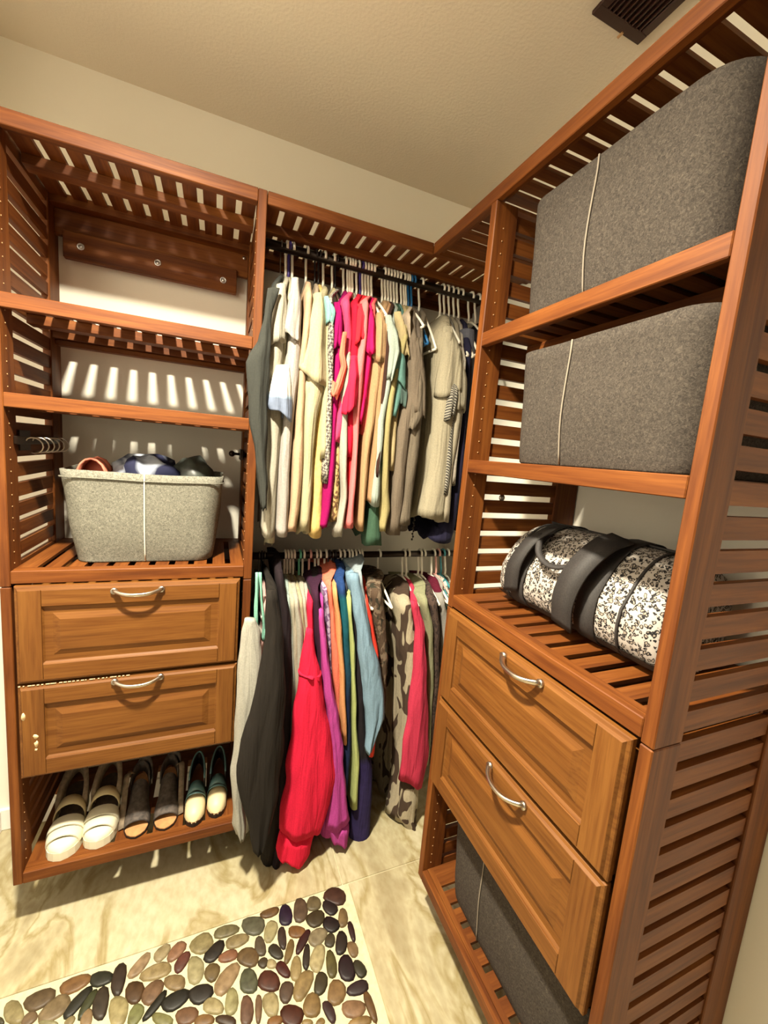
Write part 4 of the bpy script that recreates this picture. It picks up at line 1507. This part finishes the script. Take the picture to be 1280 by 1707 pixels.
g('tee_shirt', 'scarlet tee', 'scarlet tee with short sleeves between pink tops on the upper rod', 'shirt', cloth((214, 40, 52)), 607, 'w',
  [(515, 600, 613), (580, 596, 612), (650, 596, 610), (700, 594, 606)],
  S=[[(503, 600, 612), (535, 596, 615), (568, 592, 611)]])
g('tank_top', 'salmon tank', 'long salmon pink tank top with flaring hem on the upper rod', 'top', cloth((238, 128, 126)), 612, 'w',
  [(505, 606, 618), (560, 602, 616), (620, 594, 610), (690, 590, 604), (760, 589, 599), (830, 583, 594), (886, 577, 592)], Y=-0.475)
g('tee_shirt', 'hot pink tee', 'hot pink short sleeved tee on the upper rod', 'shirt', cloth((204, 24, 92)), 617, 'w',
  [(520, 612, 626), (600, 608, 624), (660, 600, 616), (700, 596, 606)],
  S=[[(506, 613, 626), (545, 610, 629), (588, 607, 630)]])
g('blouse', 'coral blouse', 'coral blouse half hidden behind the hot pink tee', 'top', cloth((228, 104, 98)), 622, 'w',
  [(512, 620, 630), (600, 616, 628), (680, 606, 618), (730, 602, 612)], Y=-0.44)
g('tee_shirt', 'camel tee', 'camel brown short sleeved tee on the upper rod', 'shirt', cloth((176, 142, 104)), 640, 'w',
  [(540, 630, 646), (610, 622, 642), (670, 616, 634), (740, 606, 622), (820, 600, 614), (880, 597, 611)],
  S=[[(517, 633, 644), (555, 628, 648), (602, 622, 649)]])
g('cardigan', 'tan cardigan', 'tan cardigan hanging between camel tee and polka dot blouse', 'cardigan', cloth((160, 124, 90)), 645, 'w',
  [(540, 640, 650), (640, 632, 642), (740, 624, 634), (800, 618, 630), (842, 614, 627)], Y=-0.465)
g('blouse', 'polka dot blouse', 'dark brown blouse with white polka dots on the upper rod', 'top', cloth((56, 36, 30), 'spots', (56, 36, 30), 44.0), 650, 'w',
  [(540, 645, 655), (600, 640, 652), (680, 634, 647), (740, 630, 640), (800, 624, 634)], Y=-0.472)
g('tee_shirt', 'mint tee', 'pale mint tee with a draped sleeve on the upper rod', 'shirt', cloth((204, 218, 204)), 655, 'w',
  [(560, 650, 664), (640, 644, 656), (700, 632, 645), (770, 626, 640), (842, 618, 636)],
  S=[[(522, 648, 658), (560, 649, 669), (585, 651, 672), (632, 648, 656)]], Y=-0.475)
g('camisole', 'forest green camisole', 'forest green camisole with hem below the mint tee', 'top', cloth((58, 84, 66)), 660, 'w',
  [(560, 656, 668), (700, 640, 652), (800, 626, 640), (850, 618, 635), (906, 611, 640)], Y=-0.455)
g('tee_shirt', 'teal tee', 'dusty teal tee with folded short sleeves on the upper rod', 'shirt', cloth((92, 130, 122)), 665, 'w',
  [(580, 660, 678), (650, 656, 676), (700, 650, 664)],
  S=[{'P': [(570, 664, 676), (610, 653, 684), (638, 649, 685)], 'd': 0.08}, {'P': [(632, 655, 680), (655, 660, 684), (676, 664, 680)], 'Y': -0.46, 'm': cloth((74, 92, 86)), 'd': 0.06, 'n': 'underlayer'}])
g('tee_shirt', 'sand tee', 'sand beige tee behind the teal one on the upper rod', 'shirt', cloth((198, 178, 132)), 672, 'w',
  [(560, 668, 682), (640, 660, 676), (720, 650, 664), (782, 648, 660)],
  S=[[(516, 664, 674), (560, 668, 682), (594, 672, 687)]], Y=-0.45)
g('tunic', 'olive tunic', 'long olive khaki tunic with a wavy hem on the upper rod', 'shirt', cloth((158, 146, 100)), 677, 'w',
  [(560, 672, 684), (660, 646, 660), (740, 638, 653), (810, 637, 652), (850, 636, 656), (882, 636, 646)], Y=-0.47)
g('camisole', 'shell camisole', 'shell pink camisole beside the blue hangers on the upper rod', 'top', cloth((208, 188, 162)), 680, 'w',
  [(528, 680, 687), (600, 681, 690), (650, 676, 690), (700, 670, 682)], Y=-0.45)
g('tee_shirt', 'taupe tee', 'dark taupe tee hanging from a blue hanger on the upper rod', 'shirt', cloth((108, 96, 82)), 684, 'b',
  [(560, 686, 700), (640, 680, 706), (720, 664, 690), (800, 656, 680), (888, 650, 672)], S=[[(560, 686, 706), (640, 684, 716), (690, 688, 714)]])
g('tunic', 'slate tunic', 'slate brown long tunic from the second blue hanger on the upper rod', 'shirt', cloth((92, 82, 72)), 689, 'b',
  [(560, 694, 708), (660, 690, 712), (760, 676, 700), (840, 664, 690), (880, 656, 684)], Y=-0.445)
g('tee_shirt', 'charcoal brown tee', 'soft charcoal brown tee with pointed sleeve on the upper rod', 'shirt', cloth((104, 94, 80)), 702, 'w',
  [(570, 697, 710), (660, 692, 712), (740, 682, 704), (820, 672, 694), (880, 662, 688)],
  S=[{'P': [(585, 696, 710), (640, 690, 714), (690, 686, 712), (716, 682, 694)], 'd': 0.05}])
BIGT = cloth((182, 172, 146))
g('tee_shirt', 'large grey tee', 'large pale grey V neck tee turned to show its whole front on the upper rod', 'shirt', BIGT, 737, 'w',
  [(555, 742, 762), (620, 738, 772), (680, 732, 768), (740, 726, 764), (800, 720, 758), (868, 706, 752)],
  S=[{'P': [(540, 748, 762), (585, 742, 776), (625, 738, 782), (656, 734, 781)], 'd': 0.08}], yb=-0.06, amp=0.010, twist=-0.07)
g('tee_shirt', 'pin striped tee', 'black and white pin striped tee behind the large grey tee', 'shirt', cloth((200, 194, 176), 'vstripe', (62, 58, 56), 60.0), 744, 'w',
  [(600, 756, 770), (680, 750, 766), (760, 744, 758), (820, 738, 752)],
  S=[{'P': [(632, 752, 770), (662, 748, 768), (696, 744, 762)], 'd': 0.06, 'Y': -0.478}], Y=-0.465)
g('tee_shirt', 'ash grey tee', 'ash grey tee with rolled sleeve behind the striped tee', 'shirt', cloth((172, 162, 140)), 752, 'w',
  [(600, 764, 778), (700, 756, 772), (800, 742, 758), (868, 736, 752)],
  S=[[(600, 764, 780), (640, 759, 783), (682, 757, 782)]])
g('blouse', 'dotted white blouse', 'white blouse with rows of small dark dots at the right of the upper rod', 'top', cloth((226, 216, 196), 'check', (150, 140, 128), 60.0), 760, 'w',
  [(600, 770, 780), (690, 764, 774), (750, 758, 768), (806, 752, 763)], Y=-0.455)
g('sleeveless_top', 'navy top', 'dark navy top with a low hem near the right tower, upper rod', 'top', cloth((34, 32, 52)), 768, 'w',
  [(580, 778, 790), (700, 770, 782), (800, 760, 774), (872, 744, 764), (905, 722, 758)], Y=-0.43)
g('folded_trousers', 'slate trousers', 'slate grey trousers folded over a hanger bar beside the right tower', 'trousers', cloth((88, 88, 96)), 785, 'w',
  [(548, 776, 796), (620, 782, 794), (700, 776, 788), (800, 766, 780)], Y=-0.40, yb=-0.12, neck=False, drop=0.13)
g('cardigan', 'ink black cardigan', 'ink black cardigan squeezed in last at the corner end of the upper rod', 'cardigan', cloth((36, 34, 40)), 796, 'w',
  [(600, 786, 798), (700, 780, 792), (800, 770, 782), (880, 758, 772)], Y=-0.38)

# spare hangers and extra pieces hidden between
# ------------------------------------------------ lower rod
L = dict(row='L')
WCARD = cloth((224, 220, 204))
g('lace_cardigan', 'white lace cardigan', 'long white lace cardigan at the left end of the lower rod', 'cardigan', WCARD, 432, 'm',
  [(1062, 424, 440), (1110, 420, 436), (1200, 414, 428), (1290, 409, 422), (1385, 404, 416)], Y=-0.44, neck=False, amp=0.003,
  S=[{'P': [(955, 427, 431), (1000, 425, 431), (1045, 423, 430), (1070, 420, 430)], 'm': cloth((150, 214, 190)), 'd': 0.012, 'n': 'strap', 'Y': -0.49}, {'P': [(955, 432, 436), (1000, 434, 439), (1045, 437, 443), (1070, 436, 444)], 'm': cloth((150, 214, 190)), 'd': 0.012, 'n': 'strap', 'Y': -0.49},
     {'P': [(1036, 408, 426), (1060, 402, 434), (1110, 397, 440), (1180, 392, 436), (1230, 392, 424), (1290, 386, 413), (1340, 387, 405), (1385, 388, 412), (1402, 394, 410)], 'd': 0.055, 'Y': -0.53, 'n': 'front_panel'}], **L)
g('blouse', 'blush blouse', 'blush pink blouse peeking out right of the white lace cardigan', 'top', cloth((226, 180, 172)), 437, 'k',
  [(1008, 437, 447), (1060, 440, 453), (1110, 432, 450), (1200, 418, 438), (1280, 408, 426)], Y=-0.485, **L)
BLK = cloth((34, 30, 26))
g('coat', 'black coat', 'big black coat with a wide sleeve reaching low over the floor', 'coat', BLK, 441, 'm',
  [(985, 446, 464), (1060, 450, 480), (1150, 448, 486), (1280, 440, 482), (1380, 438, 474), (1440, 436, 462)], yb=-0.06, Y=-0.47,
  S=[{'P': [(990, 446, 462), (1060, 444, 474), (1130, 434, 478), (1200, 416, 478), (1288, 393, 472), (1340, 402, 466), (1400, 418, 452), (1428, 424, 440)], 'd': 0.07, 'Y': -0.605}], **L)
g('sweater', 'plum black sweater', 'plum black sweater between the black coat and the red sweatshirt', 'sweater', cloth((32, 24, 27)), 460, 'k',
  [(960, 462, 474), (1040, 470, 488), (1150, 472, 490), (1300, 466, 484), (1400, 460, 476), (1452, 453, 466)], Y=-0.48, **L)
g('shirt', 'aqua shirt', 'pale aqua shirt first among the white ones on the lower rod', 'shirt', cloth((198, 216, 206)), 475, 'w',
  [(1000, 474, 486), (1060, 480, 492), (1150, 484, 496), (1260, 478, 490), (1350, 470, 482)], Y=-0.46, **L)
g('shirt', 'ivory shirt', 'ivory button shirt second among the pale ones on the lower rod', 'shirt', cloth((216, 206, 180)), 480, 'w',
  [(1000, 482, 494), (1060, 486, 500), (1150, 490, 502), (1250, 482, 498), (1320, 478, 490)], **L)
g('shirt', 'pale grey shirt', 'pale grey shirt third among the light shirts on the lower rod', 'shirt', cloth((200, 194, 176)), 485, 'w',
  [(1000, 490, 500), (1060, 494, 508), (1150, 494, 510), (1230, 486, 500), (1300, 480, 494)], Y=-0.468, **L)
g('shirt', 'khaki cream shirt', 'cream shirt with a khaki tint beside the mint hanger', 'shirt', cloth((186, 176, 142)), 490, 'w',
  [(1000, 497, 507), (1060, 501, 514), (1120, 500, 514), (1200, 494, 508), (1300, 486, 500)], Y=-0.455, **L)
g('shirt', 'bone shirt', 'bone white shirt hanging from the mint green hanger', 'shirt', cloth((220, 212, 190)), 500, 't',
  [(1000, 503, 512), (1060, 506, 518), (1120, 504, 518), (1190, 498, 512)], Y=-0.45, **L)
g('shirt', 'dove shirt', 'dove white shirt just left of the red sweatshirt', 'shirt', cloth((212, 206, 192)), 506, 'w',
  [(1000, 508, 518), (1060, 511, 522), (1140, 508, 520), (1220, 500, 514)], Y=-0.44, **L)
RED = cloth((208, 32, 62))
g('sweatshirt', 'red sweatshirt', 'bright raspberry red sweatshirt with a wide cuffed sleeve facing out', 'sweatshirt', RED, 517, 'p',
  [(1005, 514, 524), (1060, 514, 526), (1130, 512, 534), (1250, 506, 540), (1350, 496, 530), (1420, 486, 514)], Y=-0.47,
  S=[{'P': [(1056, 514, 524), (1090, 508, 529), (1130, 502, 538), (1200, 492, 549), (1260, 484, 562), (1300, 479, 564), (1350, 473, 556), (1400, 466, 536)], 'd': 0.08, 'Y': -0.535},
     {'P': [(1398, 467, 532), (1412, 465, 526), (1430, 463, 520), (1446, 464, 506)], 'd': 0.07, 'Y': -0.53, 'n': 'cuff', 'm': cloth((224, 34, 66), 'vstripe', (206, 28, 58), 120.0)},
     {'P': [(1128, 501, 539), (1131, 500, 540), (1134, 500, 540)], 'd': 0.085, 'Y': -0.5385, 'n': 'shoulder_seam'}], **L)
g('sweater', 'charcoal sweater', 'charcoal sweater whose dark hem shows under the red sweatshirt', 'sweater', cloth((48, 44, 46)), 527, 'w',
  [(985, 520, 530), (1080, 522, 536), (1250, 512, 534), (1400, 496, 520), (1462, 484, 506)], Y=-0.45, **L)
g('cardigan', 'aubergine cardigan', 'dark aubergine cardigan between red sweatshirt and orchid top', 'cardigan', cloth((52, 26, 44)), 533, 'w',
  [(990, 524, 533), (1050, 526, 541), (1100, 530, 540), (1180, 530, 540), (1300, 522, 534)], Y=-0.49, **L)
ORC = cloth((172, 66, 140))
g('sweatshirt', 'orchid sweatshirt', 'orchid purple sweatshirt with long cuffed sleeve right of the red one', 'sweatshirt', ORC, 543, 'w',
  [(1000, 533, 541), (1060, 535, 545), (1150, 540, 556), (1280, 540, 566), (1400, 536, 560)],
  S=[{'P': [(1020, 534, 542), (1080, 536, 548), (1150, 541, 557), (1205, 547, 569), (1260, 553, 575), (1330, 551, 579), (1384, 546, 585)], 'd': 0.06, 'Y': -0.515},
     {'P': [(1382, 547, 584), (1395, 549, 584), (1413, 553, 582)], 'd': 0.055, 'Y': -0.512, 'n': 'cuff'}], **L)
g('shirt', 'plaid shirt', 'mauve plaid shirt beside the orchid sweatshirt', 'shirt', cloth((112, 84, 118), 'check', (168, 150, 172), 50.0), 549, 'k',
  [(985, 541, 547), (1030, 544, 553), (1080, 546, 554), (1160, 548, 556), (1300, 540, 552)], Y=-0.47, **L)
g('sweater', 'coral sweater', 'coral sweater hanging right of the mauve plaid shirt', 'sweater', cloth((242, 128, 102)), 554, 'm',
  [(978, 547, 555), (1040, 551, 562), (1110, 552, 570), (1180, 560, 574), (1228, 566, 574)], Y=-0.475, **L)
g('sweater', 'peach sweater', 'peach orange sweater tucked against the navy one', 'sweater', cloth((238, 168, 112)), 558, 'k',
  [(985, 557, 564), (1050, 562, 573), (1150, 567, 578), (1248, 571, 582)], Y=-0.492, **L)
g('jacket', 'navy jacket', 'navy jacket that turns teal below the shoulder seam', 'jacket', cloth((30, 60, 100), 'bands', ((0.0, (26, 34, 62)), (0.5, (26, 84, 96)), (0.66, (26, 90, 102)), (0.70, (32, 58, 104)), (1.0, (34, 54, 100))), 60.0, None, (0.45, 1.06)), 566, 'w',
  [(975, 565, 578), (1040, 569, 586), (1150, 573, 589), (1260, 573, 588), (1340, 566, 580)], Y=-0.478, **L)
g('tee_shirt', 'graphite tee', 'graphite tee behind the navy jacket on the lower rod', 'shirt', cloth((54, 54, 60)), 573, 'w',
  [(980, 572, 582), (1080, 576, 588), (1250, 574, 588), (1380, 560, 576), (1424, 550, 566)], Y=-0.43, **L)
g('cardigan', 'lime cardigan', 'pale lime cardigan hanging as a narrow strip on the lower rod', 'cardigan', cloth((196, 208, 132)), 581, 'w',
  [(1000, 580, 588), (1100, 586, 595), (1200, 588, 597), (1280, 590, 602), (1348, 587, 599)], Y=-0.488, **L)
g('trousers', 'black trousers', 'black trousers ending in a dark indigo hem near the floor', 'trousers', cloth((34, 28, 34), 'bands', ((0.0, (44, 36, 74)), (0.25, (40, 32, 70)), (0.32, (30, 26, 28)), (1.0, (34, 30, 34))), 40.0, None, (0.32, 0.80)), 586, 'w',
  [(1000, 586, 596), (1100, 594, 606), (1200, 596, 612), (1290, 592, 626), (1350, 592, 624), (1400, 588, 622), (1430, 592, 612)], Y=-0.475, amp=0.01, **L)
BLU = cloth((142, 174, 196))
g('blouse', 'light blue blouse', 'light blue blouse with a long billowing sleeve on the lower rod', 'top', BLU, 592, 'w',
  [(965, 586, 602), (1040, 592, 612), (1140, 598, 622), (1240, 600, 620)],
  S=[{'P': [(960, 587, 602), (1010, 592, 613), (1060, 598, 623), (1120, 604, 638), (1165, 610, 647), (1200, 613, 645), (1236, 614, 631), (1258, 612, 622)], 'd': 0.07, 'Y': -0.505}], **L)
g('blouse', 'ice blue blouse', 'ice blue blouse beside the light blue one on the lower rod', 'top', cloth((184, 200, 206)), 598, 'w',
  [(960, 598, 606), (1030, 606, 616), (1120, 612, 626), (1220, 610, 626)], Y=-0.47, **L)
g('tee_shirt', 'vermilion tee', 'vermilion tee showing a small wedge right of the light blue blouse', 'shirt', cloth((216, 66, 50)), 602, 'w',
  [(1000, 608, 616), (1040, 614, 625), (1092, 622, 634), (1180, 620, 634), (1260, 612, 628)], Y=-0.475, **L)
g('camisole', 'dark mesh top', 'dark mesh top with pale floral smudges left of the leafy dress', 'top', cloth((84, 68, 54), 'speck', (120, 104, 86), 40.0, (54, 52, 42)), 632, 'w',
  [(985, 618, 640), (1040, 624, 648), (1100, 632, 650), (1170, 634, 646), (1205, 632, 640)], Y=-0.44, amp=0.01, **L)
FLE = cloth((236, 220, 186), 'fleur', (70, 56, 46), 13.0)
g('dress', 'leafy dress', 'cream dress with large dark brown leaves on the lower rod', 'dress', FLE, 673, 'w',
  [(1010, 672, 690), (1060, 676, 698), (1130, 680, 706), (1230, 678, 706), (1320, 668, 700), (1372, 660, 698)], Y=-0.46, yb=-0.08, amp=0.012,
  S=[{'P': [(1300, 676, 704), (1340, 672, 702), (1372, 670, 700), (1388, 680, 700)], 'd': 0.08, 'Y': -0.49}], hem=0.012, twist=-0.07, **L)
g('sweater', 'raspberry sweater', 'raspberry pink sweater with long sleeve in front of the leafy dress', 'sweater', cloth((182, 52, 76)), 680, 'w',
  [(1020, 692, 704), (1100, 696, 712), (1220, 690, 714), (1300, 676, 704)], Y=-0.465,
  S=[{'P': [(1006, 690, 700), (1050, 697, 712), (1120, 694, 715), (1200, 684, 718), (1250, 676, 720), (1312, 669, 710)], 'd': 0.055, 'Y': -0.50}], **L)
g('shirt', 'sage shirt', 'sage green shirt right of the raspberry sweater', 'shirt', cloth((152, 152, 118)), 700, 'w',
  [(1000, 704, 716), (1050, 712, 726), (1150, 714, 727), (1280, 704, 718)], Y=-0.46, **L)
g('cardigan', 'cocoa cardigan', 'nubby cocoa brown cardigan against the right tower', 'cardigan', cloth((84, 68, 60), 'speck', (56, 46, 42), 90.0), 706, 'w',
  [(1000, 718, 732), (1060, 722, 738), (1150, 720, 736), (1260, 708, 724)], Y=-0.45, **L)
g('shirt', 'maroon shirt', 'maroon shirt behind the empty pair of hangers on the lower rod', 'shirt', cloth((92, 26, 44)), 722, 'w',
  [(985, 728, 740), (1080, 730, 742), (1200, 718, 732)], Y=-0.38, **L)
g('shirt', 'snow white shirt', 'snow white shirt at the corner end of the lower rod', 'shirt', cloth((232, 226, 214)), 730, 'p',
  [(1000, 732, 744), (1040, 738, 750), (1140, 736, 748), (1260, 724, 738)], Y=-0.42, **L)
g('shirt', 'teal check shirt', 'teal checked shirt hidden last in the corner on the lower rod', 'shirt', cloth((70, 120, 124), 'check', (210, 204, 190), 40.0), 738, 'e',
  [(1000, 742, 752), (1100, 744, 754), (1240, 732, 744)], Y=-0.38, **L)
g('shirt', 'striped corner shirt', 'white shirt with fine dark stripes deepest in the corner, lower rod', 'shirt', cloth((220, 212, 198), 'vstripe', (70, 60, 58), 50.0), 745, 'w',
  [(1000, 750, 760), (1100, 750, 760), (1240, 740, 752)], Y=-0.36, **L)
# beaded cord hanging under the grey tee
b = MB()
p0 = on(690, 862, 1, -0.30)
for k in range(9):
    b.ball((p0.x + 0.004 * (k % 2), -0.30, p0.z - 0.012 * k), 0.0048, n=8, m=4)
b.tube([(p0.x + 0.002, -0.30, p0.z + 0.1), (p0.x + 0.002, -0.30, p0.z - 0.1)], 0.0012, 5)
tag(obj('beaded_cord', b, plain('dark_beads', (60, 54, 50), 0.4)), 'dark beaded cord hanging below the large grey tee', 'cord')
